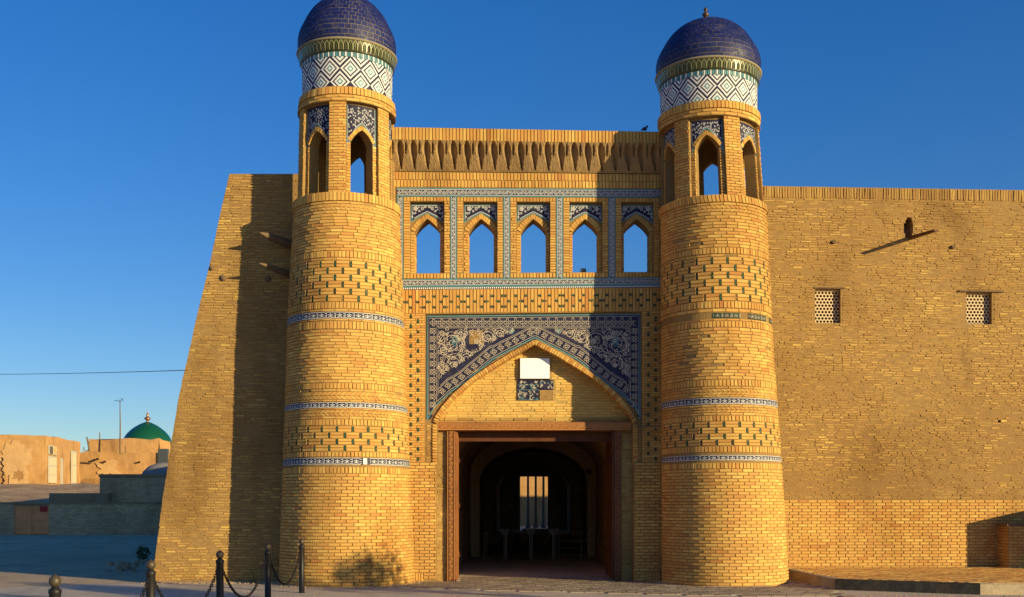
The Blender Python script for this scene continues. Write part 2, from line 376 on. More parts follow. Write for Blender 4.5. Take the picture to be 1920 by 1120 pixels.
# ------------------------------------------------------------------ towers
W = 118.0
def tower(side):
    left = side == 'l'
    Yc = -0.45; Zc = Yc - CAMY
    ksc = Zc / F * 0.985
    if left:
        tab = [(70, 651, 89.5), (96, 651.5, 85), (160, 651.5, 84), (190, 651, 88.5), (362, 650.5, 91.5), (378, 650.5, 98.5), (590, 649, 108), (866, 650.5, 117.5), (1107, 651.5, 126.5), (1130, 651.5, 127)]
        rows = dict(cut=888.6, drum=(106, 160), strp=(96, 106), pet=(74, 96), rim=(70, 74), ring=(163, 178, 190), sill=(362, 377), arch=(239, 262), panel=193,
                    base=1112, s1=(876, 888), b3=(858, 871.5), s2=(847.5, 857), pat2=(799, 846.5), s3=(786.5, 798), st1=(781, 786), ch1=(769.5, 780.5), st2=(765.5, 769), b2=(754, 765),
                    st3=(749.5, 753.5), ch2=(735, 749), st4=(730, 734.5), s4=(718.5, 729.5), plain1=(618, 718), s5=(602.5, 617), st5=(598, 602), b1=(584.5, 597.5), st6=(579.5, 584), s6=(566.5, 579),
                    pat1=(489, 566), st7=(483.5, 488.5), s7=(471, 483), plain2=(395, 470.5), ch3=(383, 394), st8=(377.5, 382.5))
        cents = [28.8, -31.2, 88.8, -91.2, 173.0]; apex = -3; lab = 'left domed brick gate tower, its glossy blue tiled dome cut off by the sky edge'
    else:
        tab = [(105, 1327.5, 95.5), (130, 1328, 91.5), (188, 1328.5, 91), (217, 1329.5, 91.5), (366, 1335, 96), (380, 1337.5, 98.8), (590, 1342.5, 102.8), (862, 1352, 111), (1105, 1359, 118), (1130, 1359.5, 119)]
        rows = dict(cut=880, drum=(140, 188), strp=(130, 140), pet=(109, 130), rim=(105, 109), ring=(189, 204, 217), sill=(366, 379.5), arch=(250, 272), panel=222,
                    base=1112, s1=(868, 879.5), b3=(853, 863.5), s2=(837, 848.5), pat2=(790.5, 836), s3=(779.5, 790), st1=(774, 779), ch1=(764, 773.5), st2=(759, 763.5), b2=(745.5, 758),
                    st3=(741, 745), ch2=(729.5, 740.5), st4=(725, 729), s4=(712, 724.5), plain1=(614.5, 711.5), s5=(602.5, 614), st5=(598, 602), b1=(586, 597), st6=(579, 585.5), s6=(565, 578),
                    pat1=(482, 564.5), st7=(477, 481.5), s7=(464.5, 476), plain2=(398, 464), ch3=(385.5, 397), st8=(380, 385))
        cents = [-13.0, 47.0, -73.0, 107.0, 167.0, -133.0]; apex = 42; lab = 'right domed brick gate tower with small bronze finial above its blue tiled dome'
    ys = [t[0] for t in tab]; cs = [t[1] for t in tab]; ws = [t[2] for t in tab]
    def m(u, v, d=0.0):
        r = interp(v, ys, ws) * ksc; c = (interp(v, ys, cs) - CX) / F * Zc; z = CH + (YH - v) / F * (Zc - r); q = u / W
        return (c + (r + d) * math.sin(q), Yc - (r + d) * math.cos(q), z)
    vsill = rows['sill'][0]; ring3 = rows['ring'][2]
    ytop = [y for y in ys if y <= vsill]; wtop = ws[:len(ytop)]; ctop = cs[:len(ytop)]
    def m_l(u, v, d=0.0):
        r = interp(v, ytop, wtop) * ksc; c = (interp(v, ytop, ctop) - CX) / F * Zc; z = CH + (YH - v) / F * (Zc - r); q = u / W
        return (c + (r + d) * math.sin(q), Yc - (r + d) * math.cos(q), z)
    def m_s(u, v, d=0.0):
        if v < vsill + 16: d = d + (interp(vsill + 16, ys, ws) - interp(v, ys, ws)) * ksc * .92
        return m0(u, v, d)
    m0 = m; m = m_s
    root = thing('gate_tower', lab, 'tower', (m(0, 1107)[0], Yc, 0), 'domed towers flanking the gate')
    fc = (m(0, 600)[0], Yc)
    k = rows; full = [-math.pi * W, math.pi * W]; US = [(-2.15 * W, 2.15 * W)]; sp = lambda v: US
    # mortar core of the shaft
    B = MB(); vs = list(np.linspace(k['base'], k['sill'][1], 40)) + [k['sill'][0]]; n = 96; V = []
    for v in vs:
        for i in range(n): V.append(m(-math.pi * W + 2 * math.pi * W * i / n, v, 0))
    Fc = [(a * n + i, a * n + (i + 1) % n, (a + 1) * n + (i + 1) % n, (a + 1) * n + i) for a in range(len(vs) - 1) for i in range(n)]
    B.add(V, Fc); B.add(V[-n:], [tuple(range(n))])
    B.build('shaft', 'mortar', root)
    P = Pieces(); Uq = Pieces(); Cv = Pieces(); Tie = Pieces()
    def bl(v, L=21.5): return L * W / interp(v, ys, ws)
    lay(P, m, sp, k['s1'][1] + .5, k['base'], bl(1000), 6.15, 1.05, 0.018, 0.35, 0.12)
    for z in ('plain1', 'plain2'): lay(P, m, sp, *k[z], bl(k[z][0], 23), 5.9, 0.75, 0.0155, 0.45, 0.35, 0.003, skip=0.0 if left else 0.02, lenj=0.15)
    for z in ('st1', 'st2', 'st3', 'st4', 'st5', 'st6', 'st7', 'st8'): lay(P, m, sp, *k[z], bl(k[z][0], 24), 5, 0.8, 0.016, 0.4, 0.25, 0.003, skip=0.03)
    for z in ('s1', 's2', 's3', 's4', 's5', 's6', 's7'):
        uprights(Uq, m, US[0][0], US[0][1], k[z][0], k[z][1] - .6, bl(k[z][0], 6.8), 1.2, 0.016, 0.25, 0.3)
    uprights(Uq, m, US[0][0], US[0][1], k['sill'][0], k['sill'][1] - .5, bl(370, 6.8), 1.2, 0.03, 0.3, 0.3)
    for z in ('ch1', 'ch2', 'ch3'):
        a, b = k[z]; h = (b - a) / 2 - .5; w = bl(a, 8.6); s = h * 1.2 * W / interp(a, ys, ws); u = US[0][0]
        dirn = 1 if left else -1
        while u < US[0][1]:
            for (va, vb, q) in ((a, a + h, dirn), (a + h + .9, b - .4, -dirn)):
                o = s if q > 0 else 0; o2 = 0 if q > 0 else s
                Cv.add(m, [(u + o2 + 0, vb), (u + w - 1 + o2, vb), (u + w - 1 + o, va), (u + o, va)][::1] if True else None, -0.015, 0.012 + random.uniform(-.003, .003), 0.25, 0.15)
            u += w
    for z, nr in (('pat1', 6), ('pat2', 4)):
        a, b = k[z]; rh = (b - a) / nr; pitch = bl((a + b) / 2, 28.0); tw = bl((a + b) / 2, 4.0)
        for r in range(nr):
            va = a + r * rh; u = US[0][0] + (r % 2) * pitch / 2
            while u < US[0][1]:
                missing = random.random() < 0.05
                if not missing: bowtie(Tie, m, u, va + rh / 2 - .3, tw, rh * .80, 0.013)
                for q in (0, 1):
                    x0, x1 = u + tw / 2 + .35, u + pitch - tw / 2 - .35
                    P.add(m, quad(x0, x1, va + q * rh / 2, va + (q + 1) * rh / 2 - .9), -0.02, 0.019 + random.uniform(-.002, .003), 0.35, 0.25)
                u += pitch
    # glazed bands
    Tl = Pieces(); S = MB()
    for bi, z in enumerate(('b1', 'b2', 'b3')):
        a, b = k[z]; pitch = bl(a, 16.5); u = US[0][0]; i = 0; worn = (not left) and z == 'b1'
        while u < US[0][1]:
            gone = (worn and u < -0.35 * W) or (not left and z == 'b2' and 0.20 * W < u < 0.27 * W) or (worn and random.random() < .1)
            if not gone:
                rel = (left and z == 'b3' and 0.27 * W < u < 0.41 * W)
                Tl.add(m, quad(u, u + pitch - .45, a + .4, b - .3), -0.01, 0.010 + random.uniform(-.002, .003), 0.15, 0.1, random.uniform(.75, 1) if worn else None, 2 if worn else 0)
                if rel: Tl.add(m, quad(u + 4, u + 11.5, a + .8, b - .7), 0, .0165, .15, .1, None, 1)
                if not rel:
                    c = (a + b) / 2; h = (b - a) / 2; dd = 0.0145; sx = W / interp(a, ys, ws)
                    mi = 1 if not worn else 3
                    if not worn:
                        ribbon(S, m, [(u, a + 1.1), (u + pitch - .4, a + 1.1)], .7, dd, mi=mi); ribbon(S, m, [(u, b - 1.1), (u + pitch - .4, b - 1.1)], .9, dd, mi=mi)
                    for s in (-1, 1):
                        ribbon(S, m, spiral(u + pitch * .5 + s * 3.0 * sx, c + .4, h * .46, .9, 1.2, s), .75 if not worn else .45, dd + .001, mi=mi)
                    ribbon(S, m, [(u + pitch * .5, c - h * .6), (u + pitch * .5, c + h * .6)], .8, dd + .002, mi=mi)
                    for yy in (-.45, .1, .55): ribbon(S, m, [(u + pitch - 2.6, c + yy * h), (u + pitch + 1.6, c + yy * h)], .7, dd + .002, mi=mi)
                    ribbon(S, m, [(u + .3, c - h * .5), (u + 1.9, c), (u + .3, c + h * .5)], .7, dd + .0025, mi=mi)
            u += pitch; i += 1
    # ---------------- lantern
    m = m_l
    u_ = lambda deg: math.radians(deg) * W
    v0, v1 = k['ring'][2], k['sill'][0] + 8
    va, vs_ = k['arch']
    hw_r, hw_o = u_(20.0), u_(14.6)
    def arch_v(u, c): t = min(1, abs(u - c) / hw_o); return va + (vs_ - va) * (0.55 * t + 0.45 * t ** 2.6)
    B = MB(); edges = []
    for c in cents: edges += [u_(c) - hw_o + hw_o * 2 * i / 14 for i in range(15)] + [u_(c) - hw_r, u_(c) + hw_r]
    us = sorted(edges)
    us = us + [us[0] + 2 * math.pi * W]
    def inop(u):
        for c in cents:
            for q in (-1, 0, 1):
                cc = u_(c) + q * 2 * math.pi * W
                if abs(u - cc) < hw_o - 1e-6: return cc
        return None
    def bot(u):
        c = inop(u)
        return v1 if c is None else arch_v(u, c)
    def bot2(u):  # evaluated just inside a column
        return bot(u)
    # split columns so that an edge is judged by its own side
    for a, b in zip(us[:-1], us[1:]):
        nseg = max(1, int((b - a) / 8)); mid = (a + b) / 2; c = inop(mid)
        for i in range(nseg):
            p, q = a + (b - a) * i / nseg, a + (b - a) * (i + 1) / nseg
            f = (lambda u: v1) if c is None else (lambda u, c=c: arch_v(u, c))
            columns(B, m, [p, q], lambda u: v0, f, -0.30, -0.075)
        if c is None and not any(abs(((mid - u_(cc) + math.pi * W) % (2 * math.pi * W)) - math.pi * W) < hw_r for cc in cents):
            for i in range(6):
                p, q = a + (b - a) * i / 6, a + (b - a) * (i + 1) / 6
                columns(B, m, [p, q], lambda u: v0, lambda u: v1, -0.074, 0.0)
    B.build('lantern_wall', 'mortar', root)
    n = 64
    for (vv, dd, nm) in ((v0, -0.2, 'lantern_ceiling'), (v1 - 6, -0.05, 'lantern_floor')):
        B = MB(); V = [m(-math.pi * W + 2 * math.pi * W * i / n, vv, dd) for i in range(n)]; B.add(V, [tuple(range(n))]); B.build(nm, 'mortar', root)
    Vs = Pieces()
    for c0 in cents:
        if abs(c0) > 130: continue
        c = u_(c0)
        nxt = c + hw_r; pw = u_(20.0)
        lay(P, m, lambda v: [(nxt + .2, nxt + pw - .2)], v0 + .5, v1 - 8.5, bl(300, 18.5), 5.3, 0.85, 0.012, 0.35, 0.15)
        # inner frame of the recess: stacked bricks each side, arch bricks above
        for s in (-1, 1):
            a0, a1 = (c + hw_o, c + hw_r - 4.5) if s > 0 else (c - hw_r + 4.5, c - hw_o)
            lay(P, m, lambda v: [(min(a0, a1) - (4 if s < 0 else 0), max(a0, a1) + (4 if s > 0 else 0))], vs_ + 3, v1 - 8.5, 40, 5.3, 0.85, -0.062, 0.3, 0.15, dback=-0.09)
            for i in range(9):
                t0, t1 = i / 9, (i + .86) / 9
                def pnt(t, o):
                    uu = hw_o * t; vv = arch_v(c + uu, c)
                    nx, ny = 0.55 + .2 * t, -0.8 + .35 * t * t
                    return (c + s * (uu + o * nx * t ** .6), vv + o * ny)
                pts = [pnt(t0, 0), pnt(t1, 0), pnt(t1, 9.5), pnt(t0, 9.5)]
                if s > 0: pts = pts
                else: pts = pts[::-1]
                Vs.add(m, pts, -0.09, -0.052 + random.uniform(-.003, .003), 0.2, 0.12)
        # inner jamb bricks read as courses: thin ledges on the reveal
        pu0, pu1 = c - hw_r + 1, c + hw_r - 1; pv0 = k['panel']
        def low(u):
            t = min(1, abs(u - c) / hw_o); return va - 11 + (vs_ - va + 6) * (0.45 * t + 0.55 * t ** 2.2) + max(0, abs(u - c) - hw_o) * 2.2
        TB = MB(); NS = 16
        for i in range(NS):
            a, b = pu0 + (pu1 - pu0) * i / NS, pu0 + (pu1 - pu0) * (i + 1) / NS
            TB.add([m(a, low(a), -.066), m(b, low(b), -.066), m(b, pv0, -.066), m(a, pv0, -.066)], [(0, 1, 2, 3)], .3, 0)
        top = [(pu0 + .9, pv0 + 1.2), (pu1 - .9, pv0 + 1.2)]
        edge = [(pu0 + (pu1 - pu0) * i / NS, low(pu0 + (pu1 - pu0) * i / NS) - 1.0) for i in range(NS + 1)]
        ribbon(TB, m, [edge[0]] + [top[0], top[1]] + [edge[-1]], 1.6, -.064, mi=2); ribbon(TB, m, edge, 1.8, -.0635, mi=2)
        ed2 = [(u, v - 2.6) for u, v in edge]; ribbon(TB, m, ed2[1:-1], .7, -.0645, mi=1)
        ribbon(TB, m, [(pu0 + 2.6, low(pu0 + 3) - 5), (pu0 + 2.6, pv0 + 3), (pu1 - 2.6, pv0 + 3), (pu1 - 2.6, low(pu1 - 3) - 5)], .7, -.0642, mi=1)
        for _ in range(160):
            uu = random.uniform(pu0 + 4, pu1 - 4); vv = random.uniform(pv0 + 5, low(uu) - 5) if low(uu) - 5 > pv0 + 5 else None
            if vv is None or any((uu - a) ** 2 + (vv - b) ** 2 < 13 for a, b in getattr(TB, 'pts', [])): continue
            TB.pts = getattr(TB, 'pts', []) + [(uu, vv)]
            ribbon(TB, m, spiral(uu, vv, 2.0, 1.1, random.uniform(0, 6), random.choice((-1, 1)), 10), .68, -.063 + random.uniform(0, .002), mi=1)
        TB.build('arch_tile_panel', ['navy', 'cream' if False else 'white', 'turq'], root)
    uprights(Uq, m, *full, k['ring'][0] + 1, k['ring'][1] - .5, bl(170, 6.8), 1.1, 0.062, 0.2, 0.3, dback=-.02)
    lay(P, m, lambda v: [tuple(full)], k['ring'][1] + .3, k['ring'][2] - .3, bl(180, 24), 6, 0.8, 0.05, 0.35, 0.15, dback=-.25)
    B = MB(); V = []; prof = [(k['ring'][2], -.28), (k['ring'][2], .035), (k['ring'][1], .035), (k['ring'][0], .045), (k['ring'][0], -0.05)]; n = 96
    for v, d in prof: V += [m(-math.pi * W + 2 * math.pi * W * i / n, v, d) for i in range(n)]
    B.add(V, [(a * n + i, a * n + (i + 1) % n, (a + 1) * n + (i + 1) % n, (a + 1) * n + i) for a in range(len(prof) - 1) for i in range(n)])
    B.build('cornice_ring', 'mortar', root)
    # ---------------- mosaic drum
    B = MB(); a, b = k['drum']; NC, NR = (280, 27) if left else (320, 25); du = 2 * math.pi * W / NC; dv = (b - a + 2) / NR
    V = [m(-math.pi * W + i * du, a + j * dv, 0.0) for j in range(NR + 1) for i in range(NC)]
    Fc = []; mi = []; tn = []
    def cell(i, j):
        best = 99
        for r in range(-1, 3):
            cy = -2 + 12 * r; ox = 10 if r % 2 else 0
            dx = abs(((i - ox + 10) % 20) - 10); best = min(best, dx + abs(j - cy))
        return 0 if best >= 10 or best in (6, 7) else (2 if best in (2, 3) else 1)
    for j in range(NR):
        for i in range(NC):
            Fc.append((j * NC + i, (j + 1) * NC + i, (j + 1) * NC + (i + 1) % NC, j * NC + (i + 1) % NC)); mi.append(cell(i, j)); tn.append(random.random())
    mesh_obj('mosaic_band', V, Fc, ['navy', 'white', 'turq'], root, tn, mi, kind='stuff')
    B = MB(); a, b = k['strp']; NS = 150
    B.add([m(2 * math.pi * W * i / NS, v, -0.004) for v in (b + .5, a) for i in range(NS)], [(i, (i + 1) % NS, NS + (i + 1) % NS, NS + i) for i in range(NS)], .2, 0)
    for i in range(NS):
        u = 2 * math.pi * W * i / NS
        B.add([m(u, b - .5, .004), m(u + 3.4, b - .5, .004), m(u + 3.4, a + 1, .004), m(u, a + 1, .004)], [(0, 1, 2, 3)], random.random(), 1 if i % 3 else 2)
    B.build('striped_band', ['navy', 'turq', 'white'], root, kind='stuff')
    # petal frieze and rim
    B = MB(); a, b = k['pet']; NS = 66; w = 2 * math.pi * W / NS
    V = [m(2 * math.pi * W * i / 132, v, d) for v, d in ((b + .5, 0.0), (b - 1, .02), (a, .03)) for i in range(132)]
    B.add(V, [(q * 132 + i, q * 132 + (i + 1) % 132, (q + 1) * 132 + (i + 1) % 132, (q + 1) * 132 + i) for q in range(2) for i in range(132)], .3, 0)
    for i in range(NS):
        u = -math.pi * W + i * w
        pts = [(u + w * .02, b - 2), (u + w * .06, a + 9), (u + w * .25, a + 5), (u + w * .5, a + 2), (u + w * .75, a + 5), (u + w * .94, a + 9), (u + w * .98, b - 2)]
        ribbon(B, m, pts, 1.5, .045, mi=1, tone=random.random())
        B.add([m(u + w * .28, b - 2, .034), m(u + w * .72, b - 2, .034), m(u + w * .66, a + 8, .05), m(u + w * .5, a + 5.5, .05), m(u + w * .34, a + 8, .05)], [(0, 1, 2, 3, 4)], random.random(), 0)
    B.build('petal_frieze', ['petal', 'petaledge'], root, kind='stuff')
    B = MB(); a, b = k['rim']; prof = [(b + 1, .0), (b + .5, .055), (a + 1.5, .06), (a - .5, .03), (a - .5, -.1)]; V = []
    for v, d in prof: V += [m(-math.pi * W + 2 * math.pi * W * i / n, v, d) for i in range(n)]
    B.add(V, [(q * n + i, q * n + (i + 1) % n, (q + 1) * n + (i + 1) % n, (q + 1) * n + i) for q in range(len(prof) - 1) for i in range(n)])
    B.build('rim_moulding', 'joint', root, smooth=True)
    # dome
    p0 = m(0, a); R0 = interp(a, ys, ws) * ksc; z0 = p0[2] - .02; cxd = (interp(a, ys, cs) - (6 if not left else 0) * 0 - CX) / F * Zc
    z1 = CH + (YH - apex) / F * Zc; H = z1 - z0
    ts = np.linspace(0, 1, 200); rr = R0 * 1.0 * (1 + 0.07 * np.sin(np.pi * np.clip(ts / .5, 0, 1)) * 0.6) * np.sqrt(np.maximum(0, 1 - ts ** 2.35)); 
    zz = z0 + H * ts; ds = np.concatenate([[0], np.cumsum(np.hypot(np.diff(rr), np.diff(zz)))]); SL = ds[-1]
    def md(q, s, d):
        r = float(np.interp(s, ds, rr)); z = float(np.interp(s, ds, zz)); e = 0.02
        dr = float(np.interp(s + e, ds, rr) - np.interp(s - e, ds, rr)); dz = float(np.interp(s + e, ds, zz) - np.interp(s - e, ds, zz)); L = math.hypot(dr, dz) or 1
        nr, nz = dz / L, -dr / L
        return (cxd + (r + d * nr) * math.sin(q), Yc - (r + d * nr) * math.cos(q), z + d * nz)
    B = MB(); V = [md(2 * math.pi * i / 64, SL * j / 24, 0) for j in range(25) for i in range(64)]
    B.add(V, [(j * 64 + i, j * 64 + (i + 1) % 64, (j + 1) * 64 + (i + 1) % 64, (j + 1) * 64 + i) for j in range(24) for i in range(64)])
    B.build('dome_shell', 'joint', root, smooth=True)
    D = Pieces(); nr = 18
    for j in range(nr):
        s0, s1 = SL * j / nr, SL * (j + 1) / nr - .010; r = float(np.interp((s0 + s1) / 2, ds, rr)); N = max(6, round(2 * math.pi * r / .132)); st = 2 * math.pi / N; off = (j % 2) * st / 2 + random.uniform(-.01, .01)
        if j == nr - 1: s1 = SL * .995
        for i in range(N):
            q0 = off + i * st; q1 = q0 + st - .011 / max(r, .1); qm = (q0 + q1) / 2
            h = [0.006 + random.uniform(-.002, .0025) for _ in range(4)]
            V = [md(q0, s0, -.01), md(q1, s0, -.01), md(q1, s1, -.01), md(q0, s1, -.01), md(q0, s0, h[0]), md(q1, s0, h[1]), md(q1, s1, h[2]), md(q0, s1, h[3])]
            D.raw(V, [(4, 5, 6, 7), (0, 1, 5, 4), (1, 2, 6, 5), (2, 3, 7, 6), (3, 0, 4, 7)], random.choice((.1, .3, .4, .5, .6, .9 if random.random() < .25 else .5)))
    emit(D, 'dome_tile', root, 'dome', 300, 'dome_tiles', (cxd, Yc))
    B = MB(); fz = z1 - .015
    B.lathe([(.14, -.03), (.12, .04), (.07, .075), (.03, .09), (.025, .11), (.055, .135), (.075, .165), (.055, .205), (.025, .22), (.022, .245), (.042, .26), (.042, .295), (.015, .31), (.01, .335), (0.0, .34)], (cxd - (.05 if not left else 0), Yc, fz), 16)
    B.build('finial', 'bronze', root, smooth=True)
    if left:
        B = MB(); q = Vector(m(u_(28.8), 330, -.4)); B.tube([(fc[0] - .62, Yc + .1, q.z - .12), (fc[0] + .72, Yc + .35, q.z + .02)], .055, 8); B.build('cross_beam', 'log', root)
    emit(P, 'brick', root, 'brick', 300, 'brickwork', fc)
    emit(Uq, 'upright_brick', root, 'brick', 200, 'upright_brickwork', fc)
    emit(Cv, 'chevron_brick', root, 'brick', 80, 'chevron_brickwork', fc)
    emit(Vs, 'arch_brick', root, 'brick', 300, 'arch_brickwork', None)
    emit(Tie, 'green_inlay', root, ['green', 'turq'], 110, 'green_inlays', fc)
    emit(Tl, 'band_tile', root, ['navy', 'white', 'green'], 120, 'band_tiles', fc)
    S.build('band_scrollwork', ['navy', 'white', 'green', 'cream'], root, kind='stuff')
    return root
tower('l'); tower('r')

# ------------------------------------------------------------------ gatehouse between the towers
gate = thing('gatehouse', 'tall brick gatehouse with five sky-filled arched windows, blue tile panels and a dark doorway', 'gatehouse', (0.1, 0.3, 0))
G = plane_map(0.0, ftilt)
XL, XR = 735, 1250
core = MB()
WINS = [800.3, 901.5, 1000, 1097.5, 1194.5]; HWO = 24.3
BANDS = [(744, 756.5), (844.5, 856.5), (944, 956.5), (1043, 1055.8), (1141, 1153.5), (1237, 1243)]
BAYS = [(BANDS[i][1], BANDS[i + 1][0]) for i in range(5)]
RTOP, SILL = 378.0, 513.0
def warch(u, c):
    t = min(1, abs(u - c) / HWO); return 407.5 + 25.5 * (0.74 * t + 0.26 * t ** 4)
# back layer with the five arched openings, front layer with rectangular recesses
us = sorted([XL, XR] + [c + HWO * (2 * i / 16 - 1) for c in WINS for i in range(17)])
for a, b in zip(us[:-1], us[1:]):
    c = [w for w in WINS if abs((a + b) / 2 - w) < HWO]
    f = (lambda u, c=c[0]: warch(u, c)) if c else (lambda u: SILL)
    columns(core, G, [a, b], lambda u: 369, f, -0.55, -0.13)
rec = [(bx0 + 12, bx1 - 11.5) for bx0, bx1 in BAYS]
fr = sorted([XL, XR] + [x for r_ in rec for x in r_])
for a, b in zip(fr[:-1], fr[1:]):
    isrec = any(r_[0] - .1 < (a + b) / 2 < r_[1] + .1 for r_ in rec)
    columns(core, G, [a, b], lambda u: 352, (lambda u: RTOP) if isrec else (lambda u: SILL), -0.128, 0.0)
columns(core, G, [XL, XR], lambda u: 353, lambda u: 369, -0.55, -0.13)
columns(core, G, [XL, XR], lambda u: SILL, lambda u: 590, -0.55, 0.0)
columns(core, G, [XL, XR], lambda u: 322, lambda u: 352, -0.55, 0.0)
columns(core, G, [XL, XR], lambda u: 266, lambda u: 322, -0.55, -0.05)
# cornice block proud of the face
K = plane_map(-0.30, ftilt)
columns(core, K, [XL, XR], lambda u: 238.5, lambda u: 263, -0.85, 0.0)
# side piers and arch wall
XA, XB = 797.5, 1203.0; ADX = [0, 41, 61, 87, 107, 133, 147, 158, 170, 182, 187, 190]
def intr(u): return interp(abs(u - 1003), [0, 41, 87, 115, 147, 168, 180, 184], [648, 669, 697, 715.5, 743.4, 767, 785, 795])
def extr(u): return interp(abs(u - 1003), [0, 61, 82, 107, 133, 158, 186, 202], [634, 665, 677, 698, 719, 736, 762, 789])
columns(core, G, [XL, XA], lambda u: 590, lambda u: 868, -0.55, 0.0)
columns(core, G, [XB, XR], lambda u: 590, lambda u: 868, -0.55, 0.0)
columns(core, G, [XL, 818], lambda u: 868, lambda u: 1110, -0.55, 0.03)
columns(core, G, [1188, XR], lambda u: 868, lambda u: 1110, -0.55, 0.03)
columns(core, G, [XA, 820], lambda u: 787, lambda u: 868, -0.55, -0.04)
columns(core, G, [1186, XB], lambda u: 787, lambda u: 868, -0.55, -0.04)
columns(core, G, list(np.linspace(XA, XB, 49)), lambda u: 590, lambda u: min(796, extr(u) + 3), -0.55, -0.062)
core.build('wall', 'mortar', gate)
# tympanum and jambs (old brick)
tymp = MB()
columns(tymp, G, list(np.linspace(812, 1196, 25)), lambda u: 630, lambda u: 792, -0.80, -0.32)
columns(tymp, G, [816, 838.5], lambda u: 792, lambda u: 1110, -0.8, -0.24)
columns(tymp, G, [1165.5, 1190], lambda u: 792, lambda u: 1110, -0.8, -0.24)
M['mudlight'] = earthy('pale_mud_mortar', [(0.2, (0.36, 0.24, 0.09)), (0.8, (0.50, 0.36, 0.13))], 7, 0.8, (0.30, 0.19, 0.08), 0.5, 0.7, 0.012, toned=False)
tymp.build('tympanum_wall', 'mudlight', gate)
P = Pieces(); Uq = Pieces(); Old = Pieces(); Ar = Pieces(); Tie = Pieces()
uprights(Uq, K, XL, XR, 239, 262.5, 6.35, 1.1, 0.014, 0.25)
for q, (a, b) in enumerate(((323, 337.5), (337.8, 351.5))): uprights(Uq, G, XL - q * 3, XR, a, b - .6, 6.35, 1.1, 0.012, 0.3)
for q, (a, b) in enumerate(((544, 559.5), (559.8, 574.5), (574.8, 588.5))):
    pass
# the green inlays lie between the uprights: rows staggered, bricks cut round them
pitch = 21.7
rowsv = (557.2, 567.3, 577.4)
colw = pitch / 3.4
n = int((XR - XL) / 6.35); w_ = (XR - XL) / n
for i in range(n):
    u0 = XL + i * w_; cuts = [544.2]
    for r_, vv in enumerate(rowsv):
        ph = (r_ % 2) * .5
        kk = ((u0 + w_ / 2 - 771) / pitch + ph) % 1
        if kk < .16 or kk > .84: cuts += [vv - 2.6, vv + 2.6]
    cuts += [588.3]
    for a, b in zip(cuts[::2], cuts[1::2]): Uq.add(G, quad(u0, u0 + w_ - 1.1, a, b), -0.02, 0.012 + random.uniform(-.003, .003), .3, .25)
for r_, vv in enumerate(rowsv):
    u = 771 + (0 if r_ % 2 == 0 else pitch / 2) - pitch * 2
    while u < XR:
        if u > XL: bowtie(Tie, G, u, vv, 3.8, 9.0, 0.011, True)
        u += pitch
for (bx0, bx1), (r0, r1), c in zip(BAYS, rec, WINS):
    uprights(Uq, G, bx0 + .5, bx1 - .3, 369.6, 377.3, 6.2, 1.0, 0.012)
    uprights(Uq, G, bx0 + .5, bx1 - .3, 514, 523, 6.2, 1.0, 0.02)
    for a, b in ((bx0 + .6, r0 - .2), (r1 + .2, bx1 - .6)): lay(P, G, lambda v, a=a, b=b: [(a, b)], 378, 513.4, 60, 5.2, 1.0, 0.012, 0.3, 0.2, skip=0)
    for s in (-1, 1):
        a, b = (r0 + .3, c - HWO) if s < 0 else (c + HWO, r1 - .3)
        lay(P, G, lambda v, a=a, b=b: [(a, b)], 433, 512.6, 60, 5.2, 1.0, -0.118, 0.3, 0.2, dback=-.15)
        for i in range(7):
            t0, t1 = i / 7, (i + .84) / 7
            def pn(t, o): return (c + s * (HWO * t + o * (.45 + .45 * t) * t ** .3), warch(c + HWO * t, c) - o * (1 - .55 * t * t))
            pts = [pn(t0, 0), pn(t1, 0), pn(t1, 8.6), pn(t0, 9.5 if i else 11)]
            if i == 0: pts[3] = (c + s * .4, pts[3][1])
            Ar.add(G, pts if s > 0 else pts[::-1], -.15, -.114 + random.uniform(-.003, .003), .2, .12)
        # reveal courses on the jamb inside the opening
        x = c + s * HWO; q = 5.2; v = 437
        while v < 512:
            y1_, y2_ = -.15, -.53
            def mj(u, vv, d, x=x, s=s): 
                p = G(x, vv, 0); return (p[0] - s * d, u, p[2])
            pts = [(.15, v + 4.3), (.53, v + 4.3), (.53, v), (.15, v)]
            P.add(mj, pts if s < 0 else pts, -.01, .008 + random.uniform(-.002, .003), .004, 0.0); v += q
# glazed frames: horizontal bands, vertical bands, tile by tile
TL = Pieces(); S = MB()
def band_h(a, b, v0, v1, d=0.012):
    n = max(1, round((b - a) / 16)); w = (b - a) / n
    for i in range(n): TL.add(G, quad(a + i * w, a + (i + 1) * w - .3, v0, v1), -.01, d + random.uniform(-.001, .001), .1, .05, None, 0)
    for v in (v0 + 1.1, v1 - 1.1): ribbon(S, G, [(a + (b - a) * i / 20, v) for i in range(21)], 2.0, d + .003, mi=2)
    for v in (v0 + 3.1, v1 - 3.1): ribbon(S, G, [(a + (b - a) * i / 20, v) for i in range(21)], .75, d + .0035, mi=1)
    scroll_band(S, G, a + 1, b - 1, (v0 + v1) / 2, (v1 - v0) / 2 - 4.4, 7.0, d + .004, .80, mi=1)
def band_v(a, b, v0, v1, d=0.012):
    n = max(1, round((v1 - v0) / 16)); w = (v1 - v0) / n
    for i in range(n): TL.add(G, quad(a, b, v0 + i * w, v0 + (i + 1) * w - .3), -.01, d + random.uniform(-.001, .001), .1, .05, None, 0)
    for u in (a + .9, b - .9): ribbon(S, G, [(u, v0), (u, v1)], 1.6, d + .003, mi=2)
    for u in (a + 2.7, b - 2.7): ribbon(S, G, [(u, v0), (u, v1)], .75, d + .0035, mi=1)
    scroll_band(S, G, v0 + 1, v1 - 1, (a + b) / 2, (b - a) / 2 - 3.6, 6.5, d + .004, .80, vert=True, mi=1)
band_h(744, XR, 352.5, 369); band_h(744, XR, 524, 538.5)
